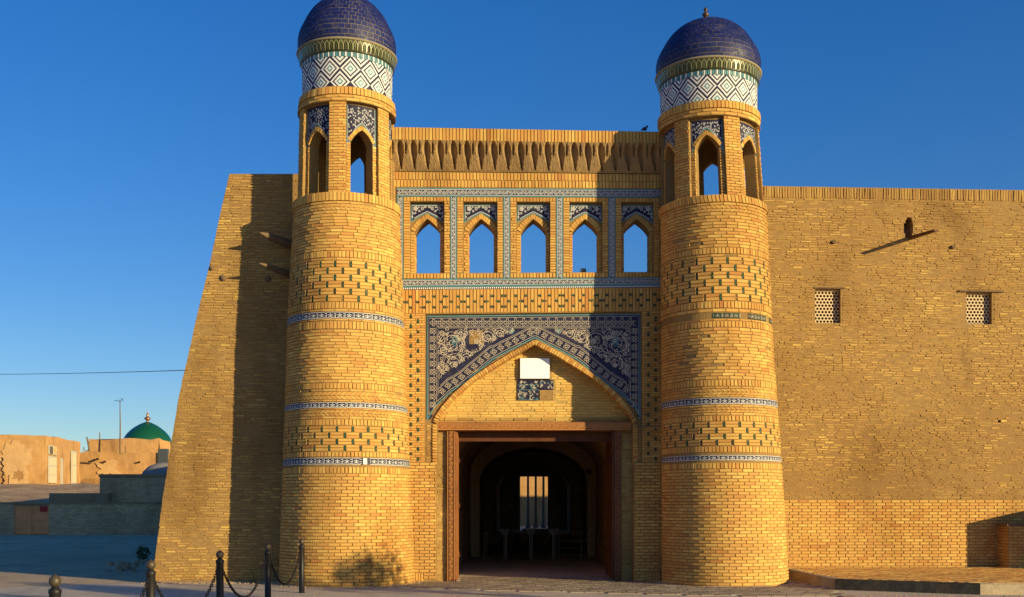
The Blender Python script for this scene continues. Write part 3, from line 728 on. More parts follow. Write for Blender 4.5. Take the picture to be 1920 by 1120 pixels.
for a, b in BANDS[:5]: band_v(a, b, 369.3, 523.8)
ribbon(S, G, [(1240, 355), (1240, 537)], 2, .016, mi=2)
TL.add(G, quad(744, XR, 538.8, 543.4), -.01, .010, 0, 0, .3, 0)
u = 745
while u < XR: S.add([G(u, 543, .013), G(u + 2.0, 543, .013), G(u + 2.0, 540.2, .013), G(u, 540.2, .013)], [(0, 1, 2, 3)], .7, 1); u += 3.7
ribbon(S, G, [(744, 539.4), (XR, 539.4)], 1.0, .012, mi=2)
# window spandrel panels
for (r0, r1), c in zip(rec, WINS):
    TB = MB(); NS = 20; pv0 = 380
    def low(u): 
        t = abs(u - c) / ((r1 - r0) / 2); return 397 + 18 * (.75 * t + .25 * t ** 2)
    a0, a1 = r0 + .6, r1 - .6
    for i in range(NS):
        a, b = a0 + (a1 - a0) * i / NS, a0 + (a1 - a0) * (i + 1) / NS
        TB.add([G(a, low(a), -.116), G(b, low(b), -.116), G(b, pv0, -.116), G(a, pv0, -.116)], [(0, 1, 2, 3)], .35, 0)
    ed = [(a0 + (a1 - a0) * i / NS, low(a0 + (a1 - a0) * i / NS) - .8) for i in range(NS + 1)]
    ribbon(TB, G, [ed[0], (a0 + .9, pv0 + 1), (a1 - .9, pv0 + 1), ed[-1]], 1.8, -.1135, mi=2); ribbon(TB, G, ed, 1.9, -.113, mi=2)
    ribbon(TB, G, [(a0 + 2.8, low(a0 + 3) - 4.5), (a0 + 2.8, pv0 + 3), (a1 - 2.8, pv0 + 3), (a1 - 2.8, low(a1 - 3) - 4.5)], .8, -.1138, mi=1)
    ribbon(TB, G, [(u, v - 2.4) for u, v in ed[2:-2]], .8, -.1132, mi=1)
    for s in (-1, 1):
        fx = c + s * 22; fy = 388.5
        ribbon(TB, G, [(fx + math.cos(q) * (3.4 + 1.0 * math.cos(5 * q)), fy + math.sin(q) * (3.4 + 1.0 * math.cos(5 * q))) for q in [i * math.pi / 15 for i in range(30)]], 1.0, -.112, True, mi=1)
        ribbon(TB, G, [(fx + math.cos(q) * 1.3, fy + math.sin(q) * 1.3) for q in [i * math.pi / 4 for i in range(8)]], 1.0, -.111, True, mi=1)
        ribbon(TB, G, spiral(c + s * 10, 387.5, 3.7, 1.2, 1, s), 0.85, -.1125, mi=1); ribbon(TB, G, spiral(c + s * 3.5, 386, 2.4, 1.1, 2.5, -s), 0.8, -.1122, mi=1)
        ribbon(TB, G, spiral(c + s * 15, 392.5, 2.3, 1.1, .5, -s), .75, -.1121, mi=1); ribbon(TB, G, spiral(c + s * 27, 397.5, 2.6, 1.1, 2, s), .75, -.1123, mi=1)
        ribbon(TB, G, spiral(c + s * 28.5, 404, 1.5, .8, 2, s), .8, -.1126, mi=1); ribbon(TB, G, spiral(c + s * 16, 385.2, 1.5, .9, 0, -s), .8, -.1127, mi=1)
        ribbon(TB, G, spiral(c + s * 22, 396.2, 1.8, .9, 1, -s), .85, -.1128, mi=1)
    TB.build('window_tile_panel', ['navy', 'white', 'turq'], gate)
# side piers with two columns of inlays
for x0, x1, cxs in ((XL, 797, (770.5, 784)), (1204, XR, (1215.5, 1229.5))):
    q = 18.4 / 3
    v = 590
    def sp(vm, x0=x0, x1=x1, cxs=cxs):
        out = [x0]; 
        for i, c in enumerate(cxs):
            k_ = ((vm - 594 - i * 9.2) / 18.4) % 1
            if k_ < .16 or k_ > .84: out += [c - 2.4, c + 2.4]
            elif .16 <= k_ <= .3 or .7 < k_ <= .84: out += [c - 2.4, c + 2.4] if False else []
        out.append(x1); return [(out[i], out[i + 1] - .8) for i in range(0, len(out), 2)]
    lay(P, G, sp, 589, 867.5, 20, 4.6, .75, .012, .3, .2)
    for i, c in enumerate(cxs):
        v = 594 + i * 9.2
        while v < 864:
            bowtie(Tie, G, c, v, 4.4, 8.6, 0.0135); v += 18.4
# dressed lower pilasters
lay(P, plane_map(0, None), lambda v: [(XL, 818)], 868, 1074, 19.2, 5.95, 1.15, .046, .35, .12)
lay(P, plane_map(0, None), lambda v: [(1188.5, XR)], 868, 1072, 19.2, 5.95, 1.15, .046, .35, .12)
lay(P, plane_map(0, None), lambda v: [(795, 818)], 1074.5, 1086, 24, 5.95, 1.1, .046, .35, .12)
uprights(Uq, G, 775, 794.5, 1074.5, 1094, 4.4, .9, .046); uprights(Uq, G, 1211, 1238, 1072.5, 1092, 4.6, .9, .046)
lay(P, G, lambda v: [(1188.5, 1210)], 1072.5, 1090, 19.2, 5.95, 1.15, .046, .35, .12)
# eroded bricks: jambs, tympanum, band between spandrel and arch
GT = plane_map(0.32, None); GJ = plane_map(0.24, None)
def tp(v):
    dx = interp(v, [655, 669, 697, 715.5, 743.4, 767, 785, 795], [14, 41, 87, 115, 147, 168, 178, 182]); a, b = 1003 - dx - 6, 1003 + dx + 4
    if 670 < v < 713: return [(a, 972), (1034, b)]
    if 709 < v < 754: return [(a, 968), (1041, b)]
    return [(a, b)]
Ty = Pieces()
lay(Ty, GT, tp, 652, 783, 20, 5.1, .7, .010, .5, .45, .006, skip=.03, lenj=.3, tone=lambda a, v: min(1, max(0, random.gauss(.82, .13))))
lay(Old, GT, lambda v: [(822, 1184)], 784, 790.5, 26, 6, .8, .03, .4, .3, .003)
for a, b in ((818, 838), (1166.5, 1187.5)): lay(Old, GJ, lambda v, a=a, b=b: [(a, b)], 800, 1092, 18.5, 5.2, .9, .010, .5, .5, .008, skip=.08, lenj=.2)
lay(Old, plane_map(0.04, None), lambda v: [(799, 819)], 797, 867, 20, 5.2, .7, .01, .4, .4, .004, skip=.15)
lay(Old, plane_map(0.04, None), lambda v: [(1187, 1202)], 797, 867, 16, 5.2, .7, .01, .4, .4, .004, skip=.1)
# pointed arch ring of rowlock bricks, with its soffit
def arcp(s, t, o):
    dx = 186 * math.sin(t * math.pi / 2) ** 1.0 * 1.0 if False else 184 * t
    v = intr(1003 + dx); e = 1.0; sl = (intr(1003 + dx + e) - intr(1003 + max(0, dx - e))) / (e + min(e, dx) or 1)
    L = math.hypot(1, sl); return (1003 + s * (dx + o * sl / L), v - o / L)
tt = [0]; 
while tt[-1] < 1:
    t = tt[-1]; sl = (intr(1003 + 184 * t + 2) - intr(1003 + 184 * t)) / 2; tt.append(t + 5.0 / math.hypot(1, sl) / 184)
tt[-1] = 1.0
for s in (-1, 1):
    for t0, t1 in zip(tt[:-1], tt[1:]):
        g = (t1 - t0) * .14
        pts = [arcp(s, t0, 0), arcp(s, t1 - g, 0), arcp(s, t1 - g, 8.2), arcp(s, t0, 8.2)]
        if t0 == 0: pts[3] = (1003 + s * .2, pts[3][1] - 1.5); pts[0] = (1003 + s * .2, pts[0][1])
        t_ = random.random(); Ar.add(G, pts if s > 0 else pts[::-1], -.34, .012 + random.uniform(-.006, .006), .25, .25, t_)
    # ring running down as a slim jamb roll
    x = 1003 + s * 184; q = 796
    while q < 868:
        a, b = (x, x + s * 8); Ar.add(G, quad(min(a, b), max(a, b), q, q + 4.6), -.3, .004 + random.uniform(-.004, .004), .25, .2); q += 5.4
    MBm = MB(); pp = [i / 30 for i in range(31)]
    for a, b in zip(pp[:-1], pp[1:]):
        pa, pb, qa, qb = arcp(s, a, 7.8), arcp(s, b, 7.8), (1003 + s * 200 * a, extr(1003 + 200 * a)), (1003 + s * 200 * b, extr(1003 + 200 * b))
        f = [G(*pa, -.035), G(*pb, -.035), G(*qb, -.058), G(*qa, -.058)]
        MBm.add(f, [(0, 1, 2, 3) if s > 0 else (3, 2, 1, 0)])
        sa, sb = arcp(s, a, .4), arcp(s, b, .4)
        MBm.add([G(*sa, -.02), G(*sb, -.02), G(*sb, -.34), G(*sa, -.34)], [(0, 1, 2, 3)])
    MBm.build('arch_mortar', 'mud', gate)
# spandrel: tiles cut to the arch, border and field scrollwork
GS = plane_map(0.0, lambda v: -.010 if v < 600 else 0)
TS = Pieces(); X0, X1, V0 = 799.5, 1201.5, 592
nx = 15; wx = (X1 - X0) / nx
for i in range(nx):
    a, b = X0 + i * wx, X0 + (i + 1) * wx
    v = V0
    while v < 790:
        vb = v + 26.5
        ea, eb = extr(a), extr(b)
        if a < 1003 < b: pass
        la, lb = min(vb, ea), min(vb, eb)
        if la - v > 1 or lb - v > 1:
            la, lb = max(la, v + .2), max(lb, v + .2)
            if not (874 < (a + b) / 2 < 898 and 630 < (v + vb) / 2 < 658):
                TS.add(GS, [(a, la), (b - .45, lb), (b - .45, v), (a, v)] if vb - v < 0 else [(a, la - .4), (b - .45, lb - .4), (b - .45, v), (a, v)], -.065, -.05 + random.uniform(-.0015, .0015), 0, 0)
            else:
                TS.add(GS, [(a + 3, la - .4), (b - .45, lb - .4), (b - .45, v + 5), (a + 3, v + 5)], -.065, -.060, 0, 0, .5, 1)
        v = vb
emit(TS, 'spandrel_tile', gate, ['navy', 'mud'], 300, 'spandrel_tiles')
Sp = MB(); ds_ = -.0455
def R_(pts, w, mi=3, closed=False, dd=0.0): ribbon(Sp, GS, pts, w * .72, ds_ + dd + random.uniform(0, .0012), closed, mi=mi)
HOLE = (873, 897, 630, 655)
def inside(u, v, mar=0):
    if not (X0 + 20 + mar < u < X1 - 20 - mar and v > V0 + 22 + mar): return False
    if v > extr(u) - 27 - mar * 1.2 - abs(u - 1003) * .10: return False
    return not (HOLE[0] < u < HOLE[1] and HOLE[2] < v < HOLE[3])
def clip(pts, w, mi=3, dd=0.0):
    cur = []
    for p in pts:
        if inside(*p): cur.append(p)
        else:
            if len(cur) > 2: R_(cur, w, mi, False, dd)
            cur = []
    if len(cur) > 2: R_(cur, w, mi, False, dd)
# turquoise outer edges
R_([(X0 + 1.2, 786), (X0 + 1.2, V0 + 1.5), (X1 - 1.2, V0 + 1.5), (X1 - 1.2, 786)], 3.2, 2)
arc = [(u, extr(u)) for u in np.linspace(X0 + 1, X1 - 1, 81)]
def off(o): 
    out = []
    for u, v in arc:
        sl = (extr(u + 1) - extr(u - 1)) / 2; L = math.hypot(1, sl); out.append((u, v - o * L * (1 if abs(u - 1003) > 3 else 1)))
    return out
R_(off(1.6), 2.8, 2)
R_([(X0 + 4.2, 777), (X0 + 4.2, V0 + 5), (X1 - 4.2, V0 + 5), (X1 - 4.2, 777)], .9)
R_([(X0 + 19, 752), (X0 + 19, V0 + 20.5), (X1 - 19, V0 + 20.5), (X1 - 19, 752)], 1.0)
R_([(X0 + 21.5, 742), (X0 + 21.5, V0 + 22.6), (X1 - 21.5, V0 + 22.6), (X1 - 21.5, 742)], .7, 3)
R_([p for p in off(5.2) if X0 + 6 < p[0] < X1 - 6], .9); R_([p for p in off(21) if X0 + 20 < p[0] < X1 - 20 and p[1] > V0 + 22], 1.0); R_([p for p in off(23.4) if X0 + 22 < p[0] < X1 - 22 and p[1] > V0 + 24], .7)
def rosette(u, v, r=5.4, ph=0.0):
    R_([(u + math.cos(q) * (r + 1.3 * math.cos(4 * q + ph)), v + math.sin(q) * (r * .95 + 1.3 * math.cos(4 * q + ph))) for q in [i * math.pi / 12 for i in range(24)]], 1.05, 3, True)
    R_([(u + math.cos(q) * (2.3 + .8 * math.cos(3 * q)), v + math.sin(q) * (2.3 + .8 * math.cos(3 * q))) for q in [i * math.pi / 7 for i in range(14)]], .95, 3, True, .0014)
def connect(u, v, a, l=3.2):
    R_([(u - math.cos(a) * l, v - math.sin(a) * l), (u - math.sin(a) * 1.5, v + math.cos(a) * 1.5), (u + math.cos(a) * l, v + math.sin(a) * l)], .9)
u = X0 + 13
while u < X1 - 8: rosette(u, V0 + 12.8); connect(u + 7.7, V0 + 9, 0); connect(u + 7.7, V0 + 16.5, 0, 2.4); u += 15.4
v = V0 + 28
while v < 768:
    for x in (X0 + 11.5, X1 - 11.5): rosette(x, v, 5.0, math.pi); connect(x + 3.5, v + 7.6, math.pi / 2)
    v += 15.4
ac = off(13.2); acc = 0; last = None
for p in [(u, extr(u) - 13.2 * math.hypot(1, (extr(u + 1) - extr(u - 1)) / 2)) for u in np.linspace(X0 + 18, X1 - 18, 900)]:
    if last is not None: acc += math.hypot(p[0] - last[0], p[1] - last[1])
    last = p
    if acc > 15.2 and p[1] < 760: rosette(p[0], p[1], 4.9, .7); acc = 0
seeds = []
for _ in range(2600):
    uu, vv = random.uniform(X0 + 22, X1 - 22), random.uniform(V0 + 24, 770); r = random.uniform(3.0, 4.6)
    if inside(uu, vv, 3) and all((uu - a) ** 2 + (vv - b) ** 2 > (r + c) ** 2 * .95 for a, b, c in seeds):
        seeds.append((uu, vv, r)); clip(spiral(uu, vv, r * 1.05, 1.15, random.uniform(0, 6), random.choice((-1, 1)), 13, .25), 1.05)
        q = random.uniform(0, 6); leaf(Sp, GS, uu + r * math.cos(q), vv + r * math.sin(q), q + 1, 2.6, ds_ + .002, 3)
for s in (-1, 1):
    def mx(u): return 1003 + s * u
    big = [(156, 645, 21), (116, 640, 18), (152, 682, 17), (128, 672, 11), (90, 632, 14), (172, 655, 8), (168, 706, 10), (66, 626, 9), (176, 632, 9), (140, 628, 8), (104, 656, 9), (176, 688, 7), (78, 640, 7), (172, 722, 6), (46, 621, 5)]
    for du, v, r in big:
        clip(spiral(mx(du), v, r, 1.7, random.uniform(0, 6), random.choice((-1, 1)), 34, .22), 1.15)
        clip([(mx(du) + math.cos(q) * (r + 2.2), v + math.sin(q) * (r + 2.2)) for q in [i * math.pi / 16 for i in range(33)]], .75)
        for i in range(int(r * .75)):
            q = random.uniform(0, 6.28); rr = r * random.uniform(.35, 1.05); uu, vv = mx(du) + math.cos(q) * rr, v + math.sin(q) * rr
            if inside(uu, vv, 2): leaf(Sp, GS, uu, vv, q + 1.2, random.uniform(2, 3.6), ds_ + .0016 + random.uniform(0, .0015), 3)
        for i in range(0):
            q = random.uniform(0, 6.28); rr = r * random.uniform(.7, 1.2); uu, vv = mx(du) + math.cos(q) * rr, v + math.sin(q) * rr
            clip(spiral(uu, vv, random.uniform(2.4, 4.2), 1.1, random.uniform(0, 6), random.choice((-1, 1)), 12), .95)
    for du, v in ((152, 640), (44, 621), (110, 640), (150, 684)):
        R_([(mx(du) + math.cos(q) * (3.6 + 1.3 * math.cos(5 * q)), v + math.sin(q) * (3.6 + 1.3 * math.cos(5 * q))) for q in [i * math.pi / 15 for i in range(30)]], 1.4, 2 if du in (152, 44) else 3, True, .002)
        R_([(mx(du) + math.cos(q) * 1.4, v + math.sin(q) * 1.4) for q in [i * math.pi / 4 for i in range(8)]], 1.1, 3, True, .0022)
    R_([(mx(151) + 4.6 * math.cos(q) * (1 - .35 * math.sin(q)), 640 + 9 * math.sin(q)) for q in [i * math.pi / 10 for i in range(20)]], 1.6, 2, True, .0025)
Sp.build('spandrel_scrollwork', ['navy', 'white', 'turq', 'cream'], gate, kind='stuff')
S.build('frame_scrollwork', ['navy', 'white', 'turq'], gate, kind='stuff')
emit(TL, 'frame_tile', gate, ['navy'], 140, 'frame_tiles')
emit(P, 'brick', gate, 'brick', 300, 'brickwork')
emit(Uq, 'upright_brick', gate, 'brick', 300, 'upright_brickwork')
emit(Ar, 'arch_brick', gate, 'brick', 170, 'arch_brickwork')
emit(Ty, 'tympanum_brick', gate, 'brick', 150, 'tympanum_brickwork')
emit(Old, 'worn_brick', gate, 'oldbrick', 200, 'worn_brickwork')
emit(Tie, 'green_inlay', gate, ['green', 'turq'], 150, 'green_inlays')
# stalactite cornice, one carved niche after another
cor = MB(); NU = 20; pw = (1240 - 738) / NU
zb, zt = 321.5, 265.5
def carve(s, t):
    d = 0.02 + 0.30 * t ** 0.85
    def lf(x, tt, wmax, t0, t1, tm, dep):
        if not t0 < tt < t1: return 0
        hw = wmax * ((tt - t0) / (tm - t0)) ** .8 if tt < tm else wmax * math.sqrt(max(0, 1 - ((tt - tm) / (t1 - tm)) ** 2))
        xv = -.35 * hw
        return dep * ((x + hw) / (xv + hw) if x < xv else (hw - x) / (hw - xv)) ** .8 if abs(x) < hw else 0
    n1 = lf(s - .5 - .16 * (.6 - t), t, .30, .03, .97, .66, .12)
    n2 = lf(s - .93 if s > .5 else s + .07, t, .10, .50, .95, .74, .07) 
    step = .022 if t > .62 and n1 < .01 and n2 < .01 else 0
    return d - n1 - n2 + step + random.uniform(-.004, .004)
for k in range(-1, NU + 1):
    V = []; NSX, NTZ = 18, 16; ua = 738 + k * pw
    for j in range(NTZ + 1):
        t = j / NTZ
        for i in range(NSX + 1):
            s = i / NSX; u = ua + s * pw
            st = random.getstate()
            d = carve(s, t); vv = zb + (zt - zb) * t
            base = K(u, vv, 0) if t > .99 else None
            p0 = G(u, zb, 0); p1 = K(u, 263.2, 0); z = p0[2] + (p1[2] - p0[2]) * t
            V.append((G(u, vv, 0)[0] * (1 - .012 * t), -d, z))
    Fc = [(j * (NSX + 1) + i, j * (NSX + 1) + i + 1, (j + 1) * (NSX + 1) + i + 1, (j + 1) * (NSX + 1) + i) for j in range(NTZ) for i in range(NSX)]
    mesh_obj('cornice_niche', V, Fc, 'stucco', gate)
# plaque, inscription tiles, lintels, door
B = MB()
def slab(B, u0, u1, v0, v1, y0, y1, mi=0, tone=.5, Dref=None):
    D = (Dref if Dref is not None else y0) - CAMY
    x0, x1 = (u0 - CX) / F * D, (u1 - CX) / F * D; z0, z1 = CH + (YH - v1) / F * D, CH + (YH - v0) / F * D
    return B.box((x0, y0, z0), (x1, y1, z1), tone, mi)
slab(B, 975.5, 1030.5, 672, 710, .22, .33); pq = B.build('plaque', 'plaque', gate)
B = MB(); slab(B, 974.2, 1031.6, 671.2, 710.9, .235, .33, Dref=.22); B.build('plaque_edge_shade', 'log', pq)  # dark rim round the plaque, its edge shadow put in as colour
Q = Pieces(); QS = MB(); GP = plane_map(.29)
for (a, b, v0, v1, mi) in ((970.5, 990, 712, 731, 0), (990.3, 1010.5, 712, 731, 0), (1011, 1038, 712, 731, 0), (970.5, 990, 731.4, 750.5, 0), (990.3, 1010.5, 731.4, 750.5, 0), (1012, 1038, 732.5, 750.5, 1)):
    Q.add(GP, quad(a, b, v0, v1), -.04, 0.0 if mi == 0 else -.015, .2, .1, None, mi)
    if mi == 0:
        for _ in range(16):
            uu, vv = random.uniform(a + 2, b - 2), random.uniform(v0 + 2, v1 - 2)
            ribbon(QS, GP, spiral(uu, vv, random.uniform(1.5, 3), random.uniform(.5, 1), random.uniform(0, 6), random.choice((-1, 1)), 9), .85, .004 + random.uniform(0, .003), mi=random.choice((0, 0, 0, 1)))
for v in (731.2, 750, 722): ribbon(QS, GP, [(971, v), (1010, v)], .8, .006, mi=1)
emit(Q, 'inscription_tile', gate, ['navy', 'mud'], 20)
QS.build('inscription_script', ['cream', 'turq'], gate, kind='stuff')
B = MB(); slab(B, 820.5, 1187, 791.5, 807, .10, .45); lint = B.build('door_lintel', 'wood', gate)
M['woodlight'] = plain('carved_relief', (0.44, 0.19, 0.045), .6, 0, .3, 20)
S2 = MB(); GL = plane_map(.10)
scroll_band(S2, GL, 824, 1184, 800.5, 3.0, 7.5, .006, 1.2); ribbon(S2, GL, [(821, 795.5), (1186, 795.5)], 1.2, .008); ribbon(S2, GL, [(821, 805.6), (1186, 805.6)], 1.2, .008)
S2.build('lintel_carving', 'woodlight', lint)
B = MB(); slab(B, 838, 1166, 807.5, 826, .56, .70, Dref=.2); B.build('door_head', 'darkwood', gate)
for a, b, c, e in ((838.2, 853, 853.2, 857.8), (1152.5, 1165.3, 1148, 1152.3)):
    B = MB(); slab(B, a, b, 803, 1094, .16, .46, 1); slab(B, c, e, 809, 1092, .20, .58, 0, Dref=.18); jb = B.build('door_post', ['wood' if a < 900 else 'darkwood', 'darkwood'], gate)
    S2 = MB(); GL = plane_map(.16); scroll_band(S2, GL, 806, 1088, (a + b) / 2, 3.6, 7.5, .006, 1.2, vert=True)
    for x in (a + 1.2, b - 1.2): ribbon(S2, GL, [(x, 804), (x, 1092)], 1.2, .008)
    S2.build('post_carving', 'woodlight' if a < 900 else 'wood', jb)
for s, x in ((-1, -1.72), (1, 1.79)):
    ang = R(0 if s > 0 else -4.5); L = 1.7 if s > 0 else 1.2
    def ml(u, v, d, x=x, s=s, ang=ang): return (x - s * math.sin(ang) * u - s * d * math.cos(ang), .62 + math.cos(ang) * u, v)
    B = MB()
    V = [ml(u, v, d) for u, v, d in ((0, .04, 0), (L, .04, 0), (L, 3.2, 0), (0, 3.2, 0), (0, .04, .07), (L, .04, .07), (L, 3.2, .07), (0, 3.2, .07))]
    B.add(V, [(0, 1, 2, 3), (4, 7, 6, 5), (0, 4, 5, 1), (1, 5, 6, 2), (2, 6, 7, 3), (3, 7, 4, 0)])
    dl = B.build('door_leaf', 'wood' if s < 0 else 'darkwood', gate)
    for z in (.5, 1.6, 2.6):
        B = MB(); V = [ml(u, v, d) for u, v, d in ((.05, z, .07), (L - .05, z, .07), (L - .05, z + .09, .07), (.05, z + .09, .07), (.05, z, .10), (L - .05, z, .10), (L - .05, z + .09, .10), (.05, z + .09, .10))]
        B.add(V, [(0, 1, 2, 3), (4, 7, 6, 5), (0, 4, 5, 1), (1, 5, 6, 2), (2, 6, 7, 3), (3, 7, 4, 0)]); B.build('rail', 'darkwood', dl)
B = MB(); slab(B, 852, 1153, 1089.5, 1093.5, .10, .5); B.build('threshold', 'concrete', gate)
# ---------------- passage behind the door
B = MB()
def arch_sec(hw, zs, zt, n=16):
    pts = [(-hw, 0.0), (-hw, zs)]
    for i in range(1, n): q = math.pi * (1 - i / n); pts.append((hw * math.cos(q), zs + (zt - zs) * math.sin(q)))
    return pts + [(hw, zs), (hw, 0.0)]
def tunnel(B, y0, y1, hw, zs, zt, cx=0.0, zf=0.0):
    s = arch_sec(hw, zs, zt); n = len(s); V = [(cx + x, y, z + zf * 0) for y in (y0, y1) for x, z in s]
    B.add(V, [(i, i + 1, n + i + 1, n + i) for i in range(n - 1)])
def annulus(B, y, hw, zs, zt, HW, ZT, cx=0.0):
    s = arch_sec(hw, zs, zt); n = len(s); V = [(cx + x, y, z) for x, z in s]
    V += [(cx + x * HW / hw, y, min(ZT, 0 if z == 0 else z + (ZT - zt))) for x, z in s]
    B.add(V, [(i, i + 1, n + i + 1, n + i) for i in range(n - 1)])
tunnel(B, .55, 11.0, 2.0, 2.7, 3.9); tunnel(B, 11.0, 12.2, 1.72, 2.4, 3.5); annulus(B, 11.0, 1.72, 2.4, 3.5, 2.6, 4.6); annulus(B, .56, 2.0, 2.7, 3.9, 3.2, 5.5)
annulus(B, 12.2, 1.72, 2.4, 3.5, 2.6, 4.6)
tunnel(B, 12.2, 22, 2.1, 2.7, 3.9); annulus(B, 22, 1.6, 2.3, 3.3, 2.6, 4.6); tunnel(B, 22, 23, 1.6, 2.3, 3.3); annulus(B, 23, 1.6, 2.3, 3.3, 2.6, 4.6)
tunnel(B, 23, 47, 2.2, 2.7, 4.2)
B.build('passage_vault', 'plaster', gate)
B = MB(); Y = 47
for a, b, z0, z1 in ((-3, -.87, 0, 5.5), (.95, 3, 0, 5.5), (-.87, .95, 3.55, 5.5)): B.box((a, Y, z0), (b, Y + .5, z1))
for a, b in ((-3.4, -2.3), (2.3, 3.4)): B.box((a, .56, 0), (b, 47.5, 5.5))
B.box((-3.4, .56, 4.9), (3.4, 47.5, 5.5)); B.box((-1.9, 0.56, 3.35), (1.95, .9, 4.9))
B.build('passage_block', 'plaster', gate)
D_ = Pieces()
def mside(u, v, d): return (1.995 - d, u, v)
v = 0.0; r_ = 0
while v < 2.1:
    u = .6 - (r_ % 2) * .13
    while u < 10.9:
        a, b = max(.6, u), min(10.95, u + .25)
        if b - a > .05: D_.add(mside, [(b, v), (a, v), (a, v + .062), (b, v + .062)], -.02, .03, .003, .001)
        u += .262
    v += .075; r_ += 1
emit(D_, 'dado_brick', gate, 'brick', 120, 'dado_brickwork')
B = MB(); B.box((-2.2, .56, -.1), (2.2, 47, .018)); mesh_obj('passage_floor', B.V, B.F, 'asphalt', None, B.T, kind='structure')

# ------------------------------------------------------------------ right curtain wall
def wy(u): return 1.6 + (u - 1435) / 485 * .32
def CW(u, v, d=0.0):
    y = wy(u); D = y - CAMY
    return ((u - CX) / F * D, y - d, CH + (YH - v) / F * (1.6 - CAMY))
rw = thing('curtain_wall', 'long weathered brick fortress wall right of the right tower with two lattice windows and a wooden spout', 'wall', (9, 1.8, 0))
def grid_wall(B, m, u0, u1, v0, v1, holes, d0, d1, step=60):
    us = sorted(set([u0, u1] + [h[0] for h in holes] + [h[1] for h in holes])); vs = sorted(set([v0, v1] + [h[2] for h in holes] + [h[3] for h in holes]))
    u2 = []
    for a, b in zip(us[:-1], us[1:]):
        n = max(1, int((b - a) / step)); u2 += [a + (b - a) * i / n for i in range(n)]
    u2.append(us[-1])
    def hole(a, b): return any(h[0] <= a <= h[1] and h[2] <= b <= h[3] for h in holes)
    for a, b in zip(u2[:-1], u2[1:]):
        for c, e in zip(vs[:-1], vs[1:]):
            um, vm = (a + b) / 2, (c + e) / 2
            if hole(um, vm): continue
            V = [m(a, e, d1), m(b, e, d1), m(b, c, d1), m(a, c, d1), m(a, e, d0), m(b, e, d0), m(b, c, d0), m(a, c, d0)]
            Fc = [(0, 1, 2, 3), (5, 4, 7, 6)]
            if a == u0 or hole(a - .01, vm): Fc.append((4, 0, 3, 7))
            if b == u1 or hole(b + .01, vm): Fc.append((1, 5, 6, 2))
            if c == v0 or hole(um, c - .01): Fc.append((3, 2, 6, 7))
            if e == v1 or hole(um, e + .01): Fc.append((4, 5, 1, 0))
            B.add(V, Fc)
HW = [(1528.5, 1576, 541, 605), (1811.5, 1859.5, 544.5, 604.5)]
spout_holes = [(1694.5, 1712, 415, 434), (1697.5, 1711, 409, 415), (1700, 1709.5, 404, 409), (1697, 1710.5, 434, 442)]
pip = (1871, 1876.5, 786, 791.5)
B = MB(); grid_wall(B, CW, 1400, 2080, 349, 1110, HW + spout_holes + [pip], -.62, 0.0)
B.build('wall_core', 'mud', rw)
P = Pieces(); Uq = Pieces(); Db = Pieces()
HM = [(1525, 1580, 535, 607), (1805, 1864, 540, 607), (1692, 1714, 402, 444), pip, (1499, 1600, 507, 517)]
def spw(v):
    out = [(1402, 2070)]
    for a, b, c, e in HM:
        if c < v < e:
            new = []
            for x, y in out:
                if b <= x or a >= y: new.append((x, y)); continue
                if a > x: new.append((x, a))
                if b < y: new.append((b, y))
            out = new
    return out
def patchy(P, m, spans, v0, v1, bl, ch, seed=0.0, vb_=False):
    n = round((v1 - v0) / ch); ch = (v1 - v0) / n
    for r in range(n):
        va = v0 + r * ch
        for ua, ub in spans(va + ch / 2):
            u = ua - random.uniform(0, bl)
            while u < ub:
                L = bl * random.choice((.55, .9, 1, 1.05, 1.1, 1.35)); a, b = max(u, ua), min(u + L - 1.3, ub); u += L
                if b - a < 2: continue
                nv = mnoise.noise(Vector((a * .012 + seed, va * .02, 3.1))) + .6 * mnoise.noise(Vector((a * .045, va * .09, 7 + seed)))
                wv = mnoise.noise(Vector((a * .02, seed, 1.3))) * 1.6
                pr = .84 + nv * .85 - (.25 if (vb_ and va > 880) else 0)
                if random.random() > pr: continue
                d = random.choice((.004, .007, .009, .011, .014, .018))
                hh = random.uniform(.52, .80)
                P.add(m, quad(a, b, va + wv, va + wv + ch * hh), -.02, d, .5, .5, min(1, max(0, random.choice((.35, .45, .5, .55, .6, .62, .68, .86)) + .12 * random.gauss(0, 1) + .3 * mnoise.noise(Vector((a * .006, va * .009, 20))) - (.15 if (vb_ and va > 880) else 0))))
patchy(P, CW, spw, 371, 936, 16.5, 4.7, 0.0, True)
uprights(Uq, CW, 1402, 2070, 350, 370.5, 5.0, .7, .012, .8, .5, dj=.010)
lay(Db, lambda u, v, d=0: CW(u, v, d + .05), lambda v: [(1440, 2070)], 938, 1068, 17.4, 5.55, 1.05, .012, .35, .1, phase=.38)
B = MB(); grid_wall(B, CW, 1400, 2080, 937.6, 1110, [], 0.001, .05); B.build('dado_bed', 'mortar', rw)
emit(P, 'worn_brick', rw, 'oldbrick', 300, 'worn_brickwork'); emit(Uq, 'coping_brick', rw, 'oldbrick', 60, 'coping_brickwork'); emit(Db, 'dado_brick', rw, 'brick', 300, 'dado_brickwork')
